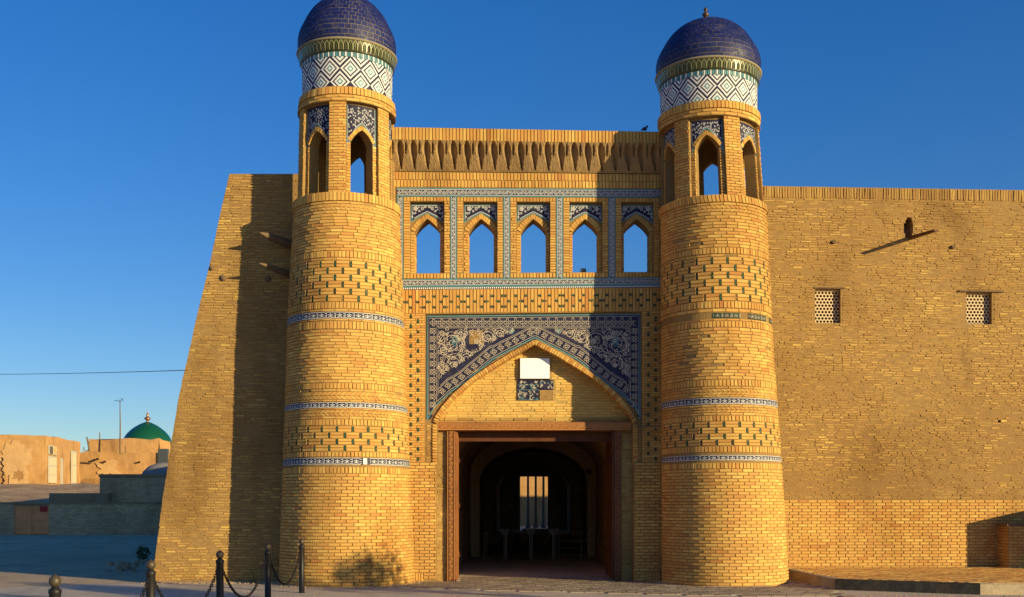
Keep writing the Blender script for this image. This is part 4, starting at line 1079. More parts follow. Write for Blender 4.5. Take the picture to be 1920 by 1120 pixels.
# lattice windows
def lattice(u0, u1, v0, v1, root):
    D = wy(u0) - CAMY + .14
    def m(u, v, d): p = CW(u, v, 0); return (p[0], p[1] + .16 - d, p[2])
    B = MB()
    for a, b, c, e in ((u0 - 1, u1 + 5, v0 - .5, v0 + 2.5), (u0 - 1, u1 + 5, v1 - 2.2, v1 + .5), (u0 - .8, u0 + .8, v0, v1)):
        V, Fc = prism(m, quad(a, b, c, e), 0, .05); B.add(V, Fc)
    hx = 6.45; hy = hx * .866 * 1.08; v = v0 + 5.4; r = 0
    while v < v1 - 2.5:
        u = u0 + 3.4 + (hx / 2 if r % 2 else 0) - hx
        while u < u1 + 3:
            out = []; inn = []
            for k in range(12):
                q = math.pi / 6 * k
                # honeycomb cell border
                rr = hx / 2 / max(abs(math.cos(((q + math.pi / 6) % (math.pi / 3)) - math.pi / 6)), .86)
                out.append((u + rr * math.cos(q), v + rr * math.sin(q) * 1.08)); inn.append((u + 2.55 * math.cos(q), v + 2.6 * math.sin(q)))
            cl = lambda p: (min(max(p[0], u0), u1 + 4), min(max(p[1], v0 + 2), v1 - 2))
            if u - 2.3 < u0: inn = [cl(p) for p in inn]
            V = [m(*cl(p), .045 + .0004 * (r % 2)) for p in out] + [m(*cl(p), .045 + .0004 * (r % 2)) for p in inn] + [m(*cl(p), -.01) for p in inn]
            Fc = [(k, 12 + k, 12 + (k + 1) % 12, (k + 1) % 12) for k in range(12)] + [(12 + k, 24 + k, 24 + (k + 1) % 12, 12 + (k + 1) % 12) for k in range(12)]
            B.add(V, Fc); u += hx
        v += hy; r += 1
    w = B.build('lattice_window', 'lattice', root)
    B = MB(); V, Fc = prism(m, quad(u0 - 4, u1 + 6, v0 - 1, v1 + 1), -.42, -.40); B.add(V, Fc); B.build('dark_backing', 'dark', w)
    B = MB()
    def m2(u, v, d): p = CW(u, v, 0); return (p[0], p[1] - d, p[2])
    V, Fc = prism(m2, quad(u0 - 2, u1 + 9, v0 - 3.2, v0 - .2), -.2, .025, .2, .3); B.add(V, Fc); B.build('head_board', 'log', w)
    return w
for a, b, c, e in HW: lattice(a, b, c, e, rw)
B = MB(); V, Fc = prism(CW, quad(1500, 1599, 509, 515.5), -.02, .008, .5, .8); B.add(V, Fc); B.build('embedded_timber', 'mud', rw)
B = MB(); V, Fc = prism(CW, quad(1797, 1880, 540.5, 544), -.05, .05, .5, .8); B.add(V, Fc); B.build('embedded_timber', 'log', rw)
base = Vector(CW(1704, 443, -.3)); tipx = (1755 - CX) / F * 23.75
tip = Vector((tipx, .75, CH + (YH - 434) / F * 23.75)); B = MB()
dv = (tip - base).normalized(); sd = dv.cross(Vector((0, 0, 1))).normalized() * .055; upv = Vector((0, 0, .045))
V = [tuple(base - sd), tuple(base + sd), tuple(base + sd + upv * 1.6), tuple(base - sd + upv * 1.6), tuple(tip - sd * .8), tuple(tip + sd * .8), tuple(tip + sd * .8 + upv), tuple(tip - sd * .8 + upv)]
B.add(V, [(0, 1, 2, 3), (4, 7, 6, 5), (0, 4, 5, 1), (1, 5, 6, 2), (2, 6, 7, 3), (3, 7, 4, 0)]); B.build('wooden_spout', 'darkwood', rw)
for px, py in ((1563, 453), (1787, 459)):
    B = MB(); c = CW(px, py, 0); B.tube([(c[0], c[1] + .1, c[2]), (c[0], c[1] - .06, c[2])], .045, 9); B.build('beam_end', 'log', rw)
# return of the fortress behind, unseen but part of its mass
# ------------------------------------------------------------------ platform, buttress and side wall on the right
pl = thing('terrace', 'low paved terrace with dark kerb at the foot of the right wall', 'terrace', (8, -1, 0))
T_ = [(5.66, .9), (5.82, -2.4), (8.15, -3.55), (13.5, -3.6), (13.5, 1.62), (5.66, 1.55)]; hT = .215
B = MB(); B.add([(x, y, hT) for x, y in T_], [tuple(range(6))]); B.build('bed', 'paver', pl)
P = Pieces()
def inT(x, y):
    s = False; n = len(T_)
    for i in range(n):
        (x1, y1), (x2, y2) = T_[i], T_[i - 1]
        if (y1 > y) != (y2 > y) and x < (x2 - x1) * (y - y1) / (y2 - y1) + x1: s = not s
    return s
paver_rows(P, 3, 16, -8, 3, .26, .14, hT + .001, .10, lambda x, y: inT(x, y) and inT(x - .2, y - .2) and inT(x + .15, y - .2))
emit(P, 'terrace_brick', pl, 'brick', 100, 'terrace_brickwork')
for (a, b, mt) in ((0, 1, 'concrete'), (1, 2, 'kerbdark'), (2, 3, 'concrete')):  # front kerb face coloured darker than its two neighbours
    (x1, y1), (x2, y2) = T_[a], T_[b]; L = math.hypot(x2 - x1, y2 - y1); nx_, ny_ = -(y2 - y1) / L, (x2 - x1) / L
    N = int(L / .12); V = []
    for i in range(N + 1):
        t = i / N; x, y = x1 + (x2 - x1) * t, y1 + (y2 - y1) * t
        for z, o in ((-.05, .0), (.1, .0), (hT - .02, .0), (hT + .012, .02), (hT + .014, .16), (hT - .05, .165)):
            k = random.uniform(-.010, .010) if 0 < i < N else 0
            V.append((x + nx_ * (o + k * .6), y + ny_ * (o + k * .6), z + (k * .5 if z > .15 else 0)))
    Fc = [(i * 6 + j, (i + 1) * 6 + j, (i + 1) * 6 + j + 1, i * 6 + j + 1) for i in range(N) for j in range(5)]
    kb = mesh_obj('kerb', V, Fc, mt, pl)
    if mt == 'kerbdark': kb['label'] = 'dark kerb face'
bt = thing('brick_buttress', 'low square brick buttress against the wall at the right edge', 'buttress', (11.6, 1.5, 0))
def box_bricks(root, x0, x1, y0, y1, z0, z1, faces, name='brick', mat='brick', core='mortar', cap=None, lim=60):
    B = MB(); B.box((x0, y0, z0), (x1, y1, z1)); B.build('core', core, root)
    P = Pieces()
    for f in faces:
        if f == 'front': m = lambda u, v, d: (u, y0 - d, v); a, b = x0, x1
        elif f == 'left': m = lambda u, v, d: (x0 - d, -u, v); a, b = -y1, -y0
        elif f == 'right': m = lambda u, v, d: (x1 + d, u, v); a, b = y0, y1
        v = z0; r = 0
        while v < z1 - .03:
            u = a - (r % 2) * .11
            while u < b:
                p, q = max(a + .002, u), min(b - .002, u + .205)
                if q - p > .03: P.add(m, [(p, v), (q, v), (q, v + .058), (p, v + .058)], -.01, .012, .003, .001)
                u += .218
            v += .07; r += 1
    emit(P, name, root, mat, lim, name + 'work')
box_bricks(bt, 10.82, 11.9, 1.30, 1.85, hT, 1.17, ('front', 'left'))
B = MB(); B.box((10.78, 1.26, 1.172), (11.9, 1.85, 1.24)); B.build('cap', 'log', bt)
sw = thing('side_wall', 'brick side wall standing just out of view whose shadow falls on the dado at right', 'wall', (12.6, 1, 0))
box_bricks(sw, 12.4, 12.75, .1, 1.8, 0, 1.72, ('front', 'left'), lim=0)
# ------------------------------------------------------------------ left corner wall
lw = thing('corner_wall', 'battered old brick corner wall left of the left tower, half in shadow', 'wall', (-6.5, -.3, 0))
prof_v = [318, 400, 480, 600, 690, 745, 850, 950, 1090, 1125]; prof_u = [431, 412, 396, 367, 347, 335, 318, 303, 285, 281]
def LM(u, v, d=0.0):
    z = CH + (YH - v) / F * 22.7; y = -.30 + .022 * z; D = y - CAMY
    return ((u - CX) / F * D, y - d, z)
def le(v): return interp(v, prof_v, prof_u) + 1.2 * mnoise.noise(Vector((v * .12, 0, 5)))
B = MB(); vs = np.linspace(321, 1118, 60)
V = []
for v in vs:
    a = le(v)
    for f in (0, .25, .5, .75, 1): V.append(LM(a + (562 - a) * f, v, 0))
    p = V[-5]; V.append((p[0] + .012 * (p[1] + 18) , p[1] + 5, p[2])); V.append((p[0] + .3, 12, p[2]))
n = 7
for j in range(len(vs) - 1):
    for i in range(4): B.add([], [])
Fc = []
for j in range(len(vs) - 1):
    a, b = j * n, (j + 1) * n
    for i in range(4): Fc.append((b + i, b + i + 1, a + i + 1, a + i))
    Fc.append((b + 5, b, a, a + 5)); Fc.append((b + 6, b + 5, a + 5, a + 6))
B.add(V, Fc)
B.add([V[0], V[4], (V[4][0], 12, V[4][2]), V[6], V[5]], [(0, 1, 2, 3, 4)])
B.build('wall_core', 'mud', lw)
B = MB(); B.box((-7.9, 11.9, 0), (-3.5, 44, 7.25)); B.build('unseen_rear_wall', 'mud', lw)  # unseen rear of the fortress, height set for the shadow it throws left
P = Pieces()
def spl(v):
    out = [(le(v) + .3, 560)]
    return out
patchy(P, LM, spl, 322, 1094, 18.5, 5.1, 11.0)
emit(P, 'worn_brick', lw, 'oldbrick', 300, 'worn_brickwork')
for (u0, v0, u1, v1, r) in ((546, 456, 501, 447, .095), (546, 514, 500, 503, .07)):
    B = MB(); a = Vector(LM(u0 + 14, v0 + 4, -.1)); b = Vector(LM(u1, v1, .62)); B.tube([a, a.lerp(b, .45), a.lerp(b, .8), b], [r, r, r * .75, r * .12], 9); B.build('wooden_spout', 'log', lw)
for px, py, r in ((419, 519, .07), (503, 521, .07), (397, 500, .05)):
    B = MB(); c = LM(px, py, 0); B.lathe([(r, .0), (r * 1.0, .03), (r * .5, .06), (0, .07)], (0, 0, 0), 10)
    B.V = [(c[0] + x, c[1] - z, c[2] + y) for x, y, z in B.V]; B.build('beam_end', 'log', lw)

# ------------------------------------------------------------------ bollards and chains
bo = thing('bollard', 'x', 'bollard', (0, 0, 0), 'black chained bollards')
B = MB(); B.lathe([(.075, 0), (.075, .02), (.052, .03), (.050, .86), (.056, .87), (.056, .90), (.034, .915), (.030, .925)], n=20); B.build('post', 'iron', bo, smooth=True)
B = MB(); B.lathe([(.0, .922), (.025, .925), (.046, .945), (.053, .972), (.050, 1.0), (.032, 1.02), (.012, 1.03), (.010, 1.037), (0, 1.038)], n=20); B.build('ball_finial', 'ironball', bo, smooth=True)
B = MB()
for s in (-1, 1): B.tube([(0, s * .05, .83), (0, s * .085, .83), (0, s * .085, .80)], .007, 6)
B.build('hook', 'iron', bo)
BP = [(-4.26, 9.5), (-4.34, 12.1), (-4.29, 14.6), (-4.33, 17.4), (-4.32, 19.9)]
BL = ['nearest black bollard at the lower left edge, only its brown ball and neck showing', 'black bollard standing before the lower left corner of the old corner wall', 'black bollard in front of the boundary between sunlit and shaded corner wall',
      'second farthest black bollard, against the shadow beside the left tower', 'farthest black bollard, standing against the sunlit foot of the left tower']
bols = []
for i, (x, D) in enumerate(BP):
    if i == 0: r = bo
    else:
        r = bo.copy(); COL.objects.link(r)
        for ch in list(bo.children):
            c = ch.copy(); COL.objects.link(c); c.parent = r
    bols.append(r)
for i, (x, D) in enumerate(BP):
    bols[i].location = (x, D + CAMY, 0.0); bols[i]['label'] = BL[i]
lk = MB()
ring = []; N = 14
for i in range(N):
    q = 2 * math.pi * i / N; ring.append(Vector((.017 * math.cos(q), 0, .017 * math.sin(q) + (.018 if math.sin(q) > 0 else -.018))))
V = []; n = 6
for i in range(N):
    p = ring[i]; t = (ring[(i + 1) % N] - ring[i - 1]).normalized(); a = Vector((0, 1, 0)); b = t.cross(a)
    for k in range(n): q = 2 * math.pi * k / n; V.append(tuple(p + (a * math.cos(q) + b * math.sin(q)) * .0062))
Fc = [(i * n + k, i * n + (k + 1) % n, ((i + 1) % N) * n + (k + 1) % n, ((i + 1) % N) * n + k) for i in range(N) for k in range(n)]
lme = bpy.data.meshes.new('link'); lme.from_pydata(V, [], Fc); lme.materials.append(M['iron']); lme.polygons.foreach_set('use_smooth', [True] * len(Fc))
BP2 = [(-4.2, 7.0)] + BP
CLs = ['iron chain hanging left of the nearest bollard out of the picture', 'iron chain hanging between the nearest bollard and the one before the wall corner', 'iron chain hanging between the second and third nearest bollards', 'iron chain sagging between the third nearest and second farthest bollards', 'iron chain sagging between the two farthest bollards beside the tower']
for ci in range(5):
    if ci == 0: continue
    (x1, D1), (x2, D2) = BP2[ci], BP2[ci + 1]
    a, b = Vector((x1, D1 + CAMY + .085, .80)), Vector((x2, D2 + CAMY - .085, .80)); Ls = (b - a).length; sag = .52 if ci < 5 else .5
    c = thing('chain', CLs[ci], 'chain', tuple((a + b) / 2), 'chains between the bollards')
    K_ = int(Ls * 1.28 / .058); 
    fine = [a.lerp(b, t) + Vector((0, 0, -sag * 4 * t * (1 - t))) for t in np.linspace(0, 1, 200)]
    ln = [0]
    for p, q in zip(fine[:-1], fine[1:]): ln.append(ln[-1] + (q - p).length)
    for k in range(K_ + 1):
        s = ln[-1] * k / K_; i = min(198, int(np.searchsorted(ln, s, side='right') - 1)); p = fine[i].lerp(fine[i + 1], min(1, (s - ln[i]) / (ln[i + 1] - ln[i])))
        t = (fine[i + 1] - fine[i]).normalized()
        o = bpy.data.objects.new('link', lme); COL.objects.link(o); o.parent = c; o.location = p - c.location
        qt = t.to_track_quat('Z', 'Y'); o.rotation_mode = 'QUATERNION'
        from mathutils import Quaternion
        o.rotation_quaternion = qt @ Quaternion((0, 0, 1), (math.pi / 2 if k % 2 else 0) + .3)

# ------------------------------------------------------------------ things inside the passage
def floorx(px, D): return (px - CX) / F * D
ts = None
for i, (px, lb) in enumerate(((946, 'left of the three grey turnstiles in the dark passage'), (994, 'middle one of three grey turnstiles in the dark passage'), (1037, 'right grey turnstile, beside the railing in the dark passage'))):
    if i == 0:
        ts = thing('turnstile', lb, 'turnstile', (0, 0, 0), 'turnstiles in the passage')
        B = MB(); B.add([(-.17, -.2, .93), (.17, -.2, .93), (.17, .5, .93), (-.17, .5, .93), (-.02, -.2, .72), (.10, -.2, .72), (.10, .5, .72), (-.02, .5, .72)], [(0, 1, 2, 3), (4, 7, 6, 5), (0, 4, 5, 1), (1, 5, 6, 2), (2, 6, 7, 3), (3, 7, 4, 0)]); B.build('head', 'steelgrey', ts)
        B = MB(); B.box((-.03, .0, 0.01), (.09, .35, .72)); B.build('cabinet', 'steelgrey', ts)
        B = MB(); B.tube([(.05, -.22, 0.01), (.05, -.22, .9), (.16, -.22, .97)], .014, 8); B.build('front_post', 'steel', ts)
        for q in (0, 1): 
            B = MB(); B.tube([(-.04, .1, .86), (-.22 - q * .05, .1 - .18 * q, .42 + q * .1)], .013, 6); B.build('arm', 'steel', ts)
        cur = ts
    else:
        cur = ts.copy(); COL.objects.link(cur); cur['label'] = lb
        for ch in list(ts.children): c = ch.copy(); COL.objects.link(c); c.parent = cur
    cur.location = (floorx(px, 32), 32 + CAMY, .02)
def railing(name, lb, pts, hs_, grp=None):
    r = thing(name, lb, 'railing', pts[0], grp)
    for p in pts:
        B = MB(); B.tube([p, (p[0], p[1], p[2] + .8)], .016, 8); B.build('post', 'steel', r)
    for h in hs_:
        B = MB(); B.tube([(p[0], p[1], p[2] + h) for p in pts], .011, 6); B.build('rail', 'steel', r)
railing('railing', 'three-bar steel railing between the right turnstile and the passage wall', [(floorx(1048, 32), 9, .02), (floorx(1090, 32), 9, .02), (floorx(1104, 32), 9, .02)], (.79, .57, .36, .14))
railing('railing', 'short steel railing standing at the left side of the dark passage', [(floorx(908, 31.5), 8.5, .02), (floorx(913, 33.5), 10.6, .02)], (.79, .4))
lp = thing('post_cluster', 'tall slim steel post with small bright cap left of the far doorway', 'post', (floorx(957, 38), 15, .02))
for dx in (0, .07):
    B = MB(); B.tube([(floorx(957, 38) + dx, 15, .02), (floorx(957, 38) + dx, 15, 1.62)], .022, 8); B.build('pole', 'steel', lp)
B = MB(); B.box((floorx(957, 38) - .05, 14.95, 1.62), (floorx(957, 38) + .12, 15.05, 1.68)); B.build('cap', 'lattice', lp)
wl_ = thing('wall_lamp', 'small round dark lamp on the passage wall at right', 'lamp', (1.68, 10.9, 2.75))
B = MB(); B.lathe([(0, .1), (.07, .08), (.09, .0), (.07, -.08), (0, -.1)], (1.76, 10.85, 2.72), 12); B.build('globe', 'steelgrey', wl_, smooth=True)
B = MB(); B.box((1.74, 10.85, 2.69), (1.78, 11.0, 2.75)); B.build('bracket', 'iron', wl_)
# courtyard seen through the far doorway
ib = thing('courtyard_shade_block', 'unseen adobe block added behind the gatehouse to shade the courtyard', 'building', (15, 38, 0))
B = MB(); B.box((3.6, 26, 0), (34, 47, 6.9)); B.build('wall', 'adobe', ib)  # unseen block added to keep the lower courtyard wall in shade
cy = thing('courtyard_building', 'sunlit yellow building seen through the far end of the passage', 'building', (0, 62, 0))
B = MB(); B.box((-6, 62, 0), (9, 64, 6.5)); B.build('wall', 'adobe', cy)
for x in (-1.9, 1.5, 3.4):
    B = MB(); B.box((x, 61.9, .1), (x + .8, 62.05, 2.6)); B.build('door', 'darkwood', cy)
for i, (px, lb) in enumerate(((990, 'left slim wooden column outside the far doorway'), (1004.5, 'middle slim wooden column outside the far doorway'), (1019, 'right slim wooden column outside the far doorway'))):
    D = 76; B = MB(); x = floorx(px, D); B.lathe([(.20, 0), (.20, .1), (.13, .25), (.10, .5), (.085, 2.0), (.075, 4.2), (.15, 4.4)], (x, D + CAMY, 0), 12)
    o = B.build('wooden_column', 'log', smooth=True); o['label'] = lb; o['category'] = 'column'; o['group'] = 'columns beyond the passage'
st = MB(); st.box((-.68, 44, .02), (.93, 46.9, .17)); o = st.build('doorway_step', 'rail_stone'); o['label'] = 'pale bluish step at the far doorway of the passage'; o['category'] = 'step'

# ------------------------------------------------------------------ small things on the gatehouse
bd = thing('pigeon', 'dark pigeon perched on top of the cornice near the right tower', 'pigeon', (0, 0, 0))
pb = G(1208, 248.5, .15); D = pb[1] - CAMY; bx, by, bz = (1209 - CX) / F * (D), pb[1], CH + (YH - 247.5) / F * D
B = MB(); B.tube([(bx - .085, by, bz + .03), (bx - .05, by, bz + .05), (bx - .01, by, bz + .065), (bx + .03, by, bz + .075), (bx + .045, by, bz + .10), (bx + .05, by, bz + .125), (bx + .052, by, bz + .14)], [.006, .022, .038, .036, .022, .020, .006], 10); B.build('body', 'feather', bd, smooth=True)
B = MB(); B.tube([(bx + .06, by, bz + .128), (bx + .085, by, bz + .122)], [.007, .001], 6); B.build('beak', 'iron', bd)
for s in (-.012, .012):
    B = MB(); B.tube([(bx + .01, by + s, bz + .04), (bx + .01, by + s, bz - .012)], .004, 5); B.build('leg', 'iron', bd)
fl = thing('floodlight', 'small black floodlight on the sill of the fourth arched window', 'floodlight', (0, 0, 0))
c = Vector(G(1094.5, 513, -.2)); B = MB()
B.box((c.x - .055, c.y - .02, c.z + .035), (c.x + .055, c.y + .03, c.z + .125)); B.build('housing', 'iron', fl)
B = MB(); B.box((c.x - .042, c.y - .026, c.z + .048), (c.x + .042, c.y - .021, c.z + .112)); B.build('lens', 'steelgrey', fl)
B = MB(); B.tube([(c.x - .06, c.y, c.z + .08), (c.x - .065, c.y, c.z + .0), (c.x + .065, c.y, c.z + .0), (c.x + .06, c.y, c.z + .08)], .006, 6); B.build('bracket', 'iron', fl)
c = G(899, 513, -.3); B = MB(); B.tube([(c[0] + .05 * math.cos(q) * (1 + .3 * math.sin(2.3 * q)), c[1] + .04 * math.sin(q * 1.3), c[2] + .03 + .035 * abs(math.sin(q * .7))) for q in [i * .35 for i in range(60)]], .004, 5)
o = B.build('wire_coil', 'iron'); o['label'] = 'small tangle of wire lying on the sill of the second arched window'; o['category'] = 'wire'
a, b = G(1189, 801, .04), G(1246, 800, .1); B = MB(); B.tube([a, b], .010, 6); o = B.build('conduit', 'steelgrey'); o['label'] = 'thin pale conduit running from the lintel to the right tower'; o['category'] = 'pipe'

# ------------------------------------------------------------------ old town behind on the left
def flat_bricks(P, x0, x1, z0, z1, y, w=.30, h=.092):
    v = z0; r = 0
    while v < z1 - .03:
        u = x0 - (r % 2) * w / 2
        while u < x1:
            a, b = max(x0, u), min(x1, u + w - .02)
            if b - a > .05: P.raw([(a, y, v), (b, y, v), (b, y, v + h - .018), (a, y, v + h - .018), (a, y - .015, v), (b, y - .015, v), (b, y - .015, v + h - .018), (a, y - .015, v + h - .018)], [(4, 5, 6, 7), (0, 1, 5, 4), (3, 7, 6, 2)], random.random())
            u += w
        v += h; r += 1
gw = thing('yard_wall', 'long low grey brick yard wall with a red metal gate in shade at left', 'wall', (-25, 37, 0))
B = MB(); B.box((-75, 37, -.1), (floorx(27, 60), 37.35, 1.80)); B.box((floorx(92, 60), 37, -.1), (-10, 37.35, 1.80)); B.box((floorx(27, 60), 37, 1.62), (floorx(92, 60), 37.35, 1.80)); B.build('wall_core', 'greymortar', gw)
P = Pieces(); flat_bricks(P, -42, floorx(27, 60), 0, 1.70, 37); flat_bricks(P, floorx(92, 60), -15, 0, 1.70, 37); emit(P, 'grey_brick', gw, 'greybrick', 0, 'grey_brickwork')
B = MB(); B.box((-75, 36.95, 1.72), (-10, 37.4, 1.84)); B.build('coping', 'greymortar', gw)
for a, b in ((27.5, 59.3), (59.8, 91.5)):
    B = MB(); B.box((floorx(a, 60), 37.02, .03), (floorx(b, 60), 37.08, 1.62)); gl = B.build('gate_leaf', 'rust', gw)
    B = MB(); xa, xb = floorx(a, 60), floorx(b, 60)
    for p in ((xa, 36.99, .03, xa + .05, 37.03, 1.62), (xb - .05, 36.99, .03, xb, 37.03, 1.62), (xa, 36.985, .80, xb, 37.02, .86)): B.box(p[:3], p[3:])
    B.build('gate_frame', 'rust', gl)
    if b > 80: B = MB(); B.box((floorx(75, 60), 36.97, 1.30), (xb - .06, 36.985, 1.6)); B.build('red_patch', 'red', gl)
gb = thing('brick_shed', 'taller grey brick shed block behind the yard wall beside the old corner wall', 'shed', (-22, 39, 0))
B = MB(); B.box((floorx(187, 62), 39, 0), (-15, 42, 3.46)); B.build('wall_core', 'greymortar', gb)
P = Pieces(); flat_bricks(P, floorx(187, 62), -18, 1.8, 3.25, 39); emit(P, 'grey_brick', gb, 'greybrick', 0, 'grey_brickwork')
B = MB(); B.box((floorx(187, 62) - .05, 38.94, 3.30), (-15, 42, 3.47)); B.build('parapet', 'greymortar', gb)
gs = MB(); gs.box((floorx(92, 61.5), 38.5, 0), (floorx(187, 61.5) + .5, 41, 2.36)); o = gs.build('low_shed', 'greymortar'); o['label'] = 'low flat grey shed roof between the red gate and the taller brick shed'; o['category'] = 'shed'
gd = thing('plaster_dome', 'low grey plaster dome in shade behind the brick shed', 'dome', (-23, 43, 0))
B = MB(); pr = [(1.55, 2.8), (1.5, 3.3), (1.3, 3.75), (.95, 4.08), (.5, 4.27), (0, 4.33)]; B.lathe(pr, (floorx(288, 64.5), 43.5, 0), 28); B.build('shell', 'greydome', gd, smooth=True)
# mound
V = []; xs = np.linspace(-95, -12, 84); ys = np.linspace(37.6, 150, 70)
for y in ys:
    for x in xs:
        t = min(1, max(0, (y - 38) / 22)); h = 1.35 + 1.95 * t + .30 * mnoise.noise(Vector((x * .3, y * .3, 2))) * min(1, t * 3) + .12 * mnoise.noise(Vector((x * 1.1, y * 1.1, 9)))
        V.append((x, y, h if x < -13 else 0))
nx = len(xs)
mesh_obj('mound', V, [(j * nx + i, j * nx + i + 1, (j + 1) * nx + i + 1, (j + 1) * nx + i) for j in range(len(ys) - 1) for i in range(nx - 1)], 'mound', kind='structure', smooth=True)
def wall_on(p, q, px):   # depth where the sight line of px meets the wall p-q (points x, D)
    (x1, d1), (x2, d2) = p, q; k = (px - CX) / F
    t = (k * d1 - x1) / ((x2 - x1) - k * (d2 - d1)); return x1 + (x2 - x1) * t, d1 + (d2 - d1) * t
def rough_prism(name, mat, root, foot, z0, z1, jit=.07, seg=1.1):
    """mud walled volume over a footprint of (x, D) corners, edges a little uneven"""
    B = MB(); n = len(foot); zs = np.linspace(z0, z1, max(3, int((z1 - z0) / .6))); tops = []
    for i in range(n):
        (x1, d1), (x2, d2) = foot[i], foot[(i + 1) % n]; L = math.hypot(x2 - x1, d2 - d1); k = max(1, int(L / seg)); V = []
        for z in zs:
            for j in range(k + 1):
                t = j / k; x, y = x1 + (x2 - x1) * t, d1 + (d2 - d1) * t + CAMY
                o = mnoise.noise(Vector((x * .5, y * .5, z * .5))) * jit * 1.6; zz = z + ((mnoise.noise(Vector((x * .9, y * .9, 4))) + .7 * mnoise.noise(Vector((x * 2.9, y * 2.9, 8)))) * jit * 2.6 if z == zs[-1] else 0)
                nx_, ny_ = (d2 - d1) / L, -(x2 - x1) / L; V.append((x + nx_ * o, y + ny_ * o, zz))
        Fc = [(a * (k + 1) + j, a * (k + 1) + j + 1, (a + 1) * (k + 1) + j + 1, (a + 1) * (k + 1) + j) for a in range(len(zs) - 1) for j in range(k)]
        B.add(V, Fc); tops += V[-(k + 1):-1]
    B.add([(x, y, z) for x, y, z in tops], [tuple(range(len(tops)))]); return B.build(name, mat, root)
h1 = thing('adobe_house', 'cracked orange adobe house with pale doors at the far left edge', 'house', (floorx(85, 85), 62, 3.2))
A_, B_, C_ = (floorx(-220, 84), 84), (floorx(85, 85), 85), (floorx(150, 95), 95)
hw_ = rough_prism('wall', 'adobe', h1, [A_, B_, C_, (floorx(-150, 100), 100)], 2.2, 7.25, .05)
def on_face(root, name, mat, p, q, a, b, va, vb, off_=.05, thick=.08, parent=None):
    xa, da = wall_on(p, q, a); xb, db = wall_on(p, q, b); L = math.hypot(xb - xa, db - da); nx_, ny_ = (db - da) / L, -(xb - xa) / L
    zt_, zb_ = CH + (YH - va) / F * (da + db) / 2, CH + (YH - vb) / F * (da + db) / 2; V = []
    for o in (off_ - thick, off_):
        for x, d, z in ((xa, da, zb_), (xb, db, zb_), (xb, db, zt_), (xa, da, zt_)): V.append((x + nx_ * o, d + ny_ * o + CAMY, z))
    return mesh_obj(name, V, [(4, 5, 6, 7), (0, 1, 5, 4), (1, 2, 6, 5), (2, 3, 7, 6), (3, 0, 4, 7)], mat, root, [.5] * 5)
M['adobelight'] = earthy('pale_adobe_plaster', [(0.2, (0.44, 0.26, 0.11)), (0.8, (0.58, 0.37, 0.17))], 1.5, 0.5, (0.42, 0.27, 0.15), 0.5, 0.7, 0.05, toned=False)
M['adobedark'] = earthy('eroded_adobe', [(0.2, (0.30, 0.16, 0.06)), (0.8, (0.42, 0.24, 0.10))], 3, 0.7, (0.24, 0.14, 0.07), 0.5, 1.0, 0.06, toned=False)
def blob(root, name, mat, p, q, cpx, cpy, rx, ry, off_=.04, n=40, sd=0.0):
    V = []
    for i in range(n):
        a = 2 * math.pi * i / n; k = 1 + .7 * mnoise.noise(Vector((math.cos(a) * 1.5 + sd, math.sin(a) * 1.5, sd))) + .5 * mnoise.noise(Vector((math.cos(a) * 5 + sd, math.sin(a) * 5, sd)))
        px, py = cpx + rx * k * math.cos(a), cpy + ry * k * math.sin(a); x, D = wall_on(p, q, px); L = math.hypot(q[0] - p[0], q[1] - p[1])
        V.append((x + (q[1] - p[1]) / L * off_, D - (q[0] - p[0]) / L * off_ + CAMY, CH + (YH - py) / F * D))
    return mesh_obj(name, V, [tuple(range(n))[::-1]], mat, root)
blob(h1, 'plaster_patch', 'adobelight', A_, B_, 30, 866, 34, 36, .075, sd=1.0)
blob(h1, 'eroded_patch', 'adobedark', A_, B_, 36, 892, 11, 9, .10, sd=7.0); blob(h1, 'eroded_patch', 'adobedark', A_, B_, -2, 895, 8, 20, .10, sd=9.0)
B = MB(); cr_ = []
for i in range(14): x, D = wall_on(A_, B_, 5 + 2.5 * math.sin(i * 1.9) + i * .25); cr_.append((x, D + CAMY - .12, CH + (YH - (858 + i * 4)) / F * D))
B.tube(cr_, .05, 5); B.build('crack', 'dark', h1)
w_ = on_face(h1, 'window', 'paledoor', B_, C_, 89.5, 104, 836, 853, .12); on_face(w_, 'pane', 'glass', B_, C_, 90.5, 96, 837.5, 851.5, .14, .02); on_face(w_, 'pane', 'straw', B_, C_, 97.5, 103, 837.5, 851.5, .14, .02)
for o in w_.children: o.location = (0, 0, 0)
d_ = on_face(h1, 'door', 'paledoor', B_, C_, 89, 103.5, 856, 906, .12)
for a in (90, 97.2):
    for v in (859, 876, 892): on_face(d_, 'door_panel', 'lattice', B_, C_, a, a + 5.8, v, v + 14, .145, .02)
on_face(h1, 'door', 'adobe', B_, C_, 111, 117.5, 858, 908, -.25 + .3, .05); on_face(h1, 'door', 'paledoor', B_, C_, 112, 116, 860, 908, .09, .03)
d_ = on_face(h1, 'door', 'paledoor', B_, C_, 132, 141, 846, 911, .12); on_face(d_, 'door_panel', 'lattice', B_, C_, 133.5, 139.5, 850, 872, .145, .02); on_face(d_, 'door_panel', 'lattice', B_, C_, 133.5, 139.5, 875, 905, .145, .02)
h2 = thing('mud_ruin', 'stepped orange mud brick ruin below the green dome', 'ruin', (floorx(230, 98), 76, 3.2))
rough_prism('wall', 'adobe', h2, [(floorx(149, 98), 98), (floorx(330, 98), 98), (floorx(330, 112), 112), (floorx(149, 112), 112)], 2.4, CH + 99 / F * 98, .09, .7)
rough_prism('wall', 'adobe', h2, [(floorx(167, 103), 103), (floorx(298, 103), 103), (floorx(318, 106), 106), (floorx(318, 111), 111), (floorx(167, 111), 111)], 5.5, CH + 124 / F * 103, .09, .7)
p2, q2 = (floorx(149, 98), 98), (floorx(330, 98), 98)
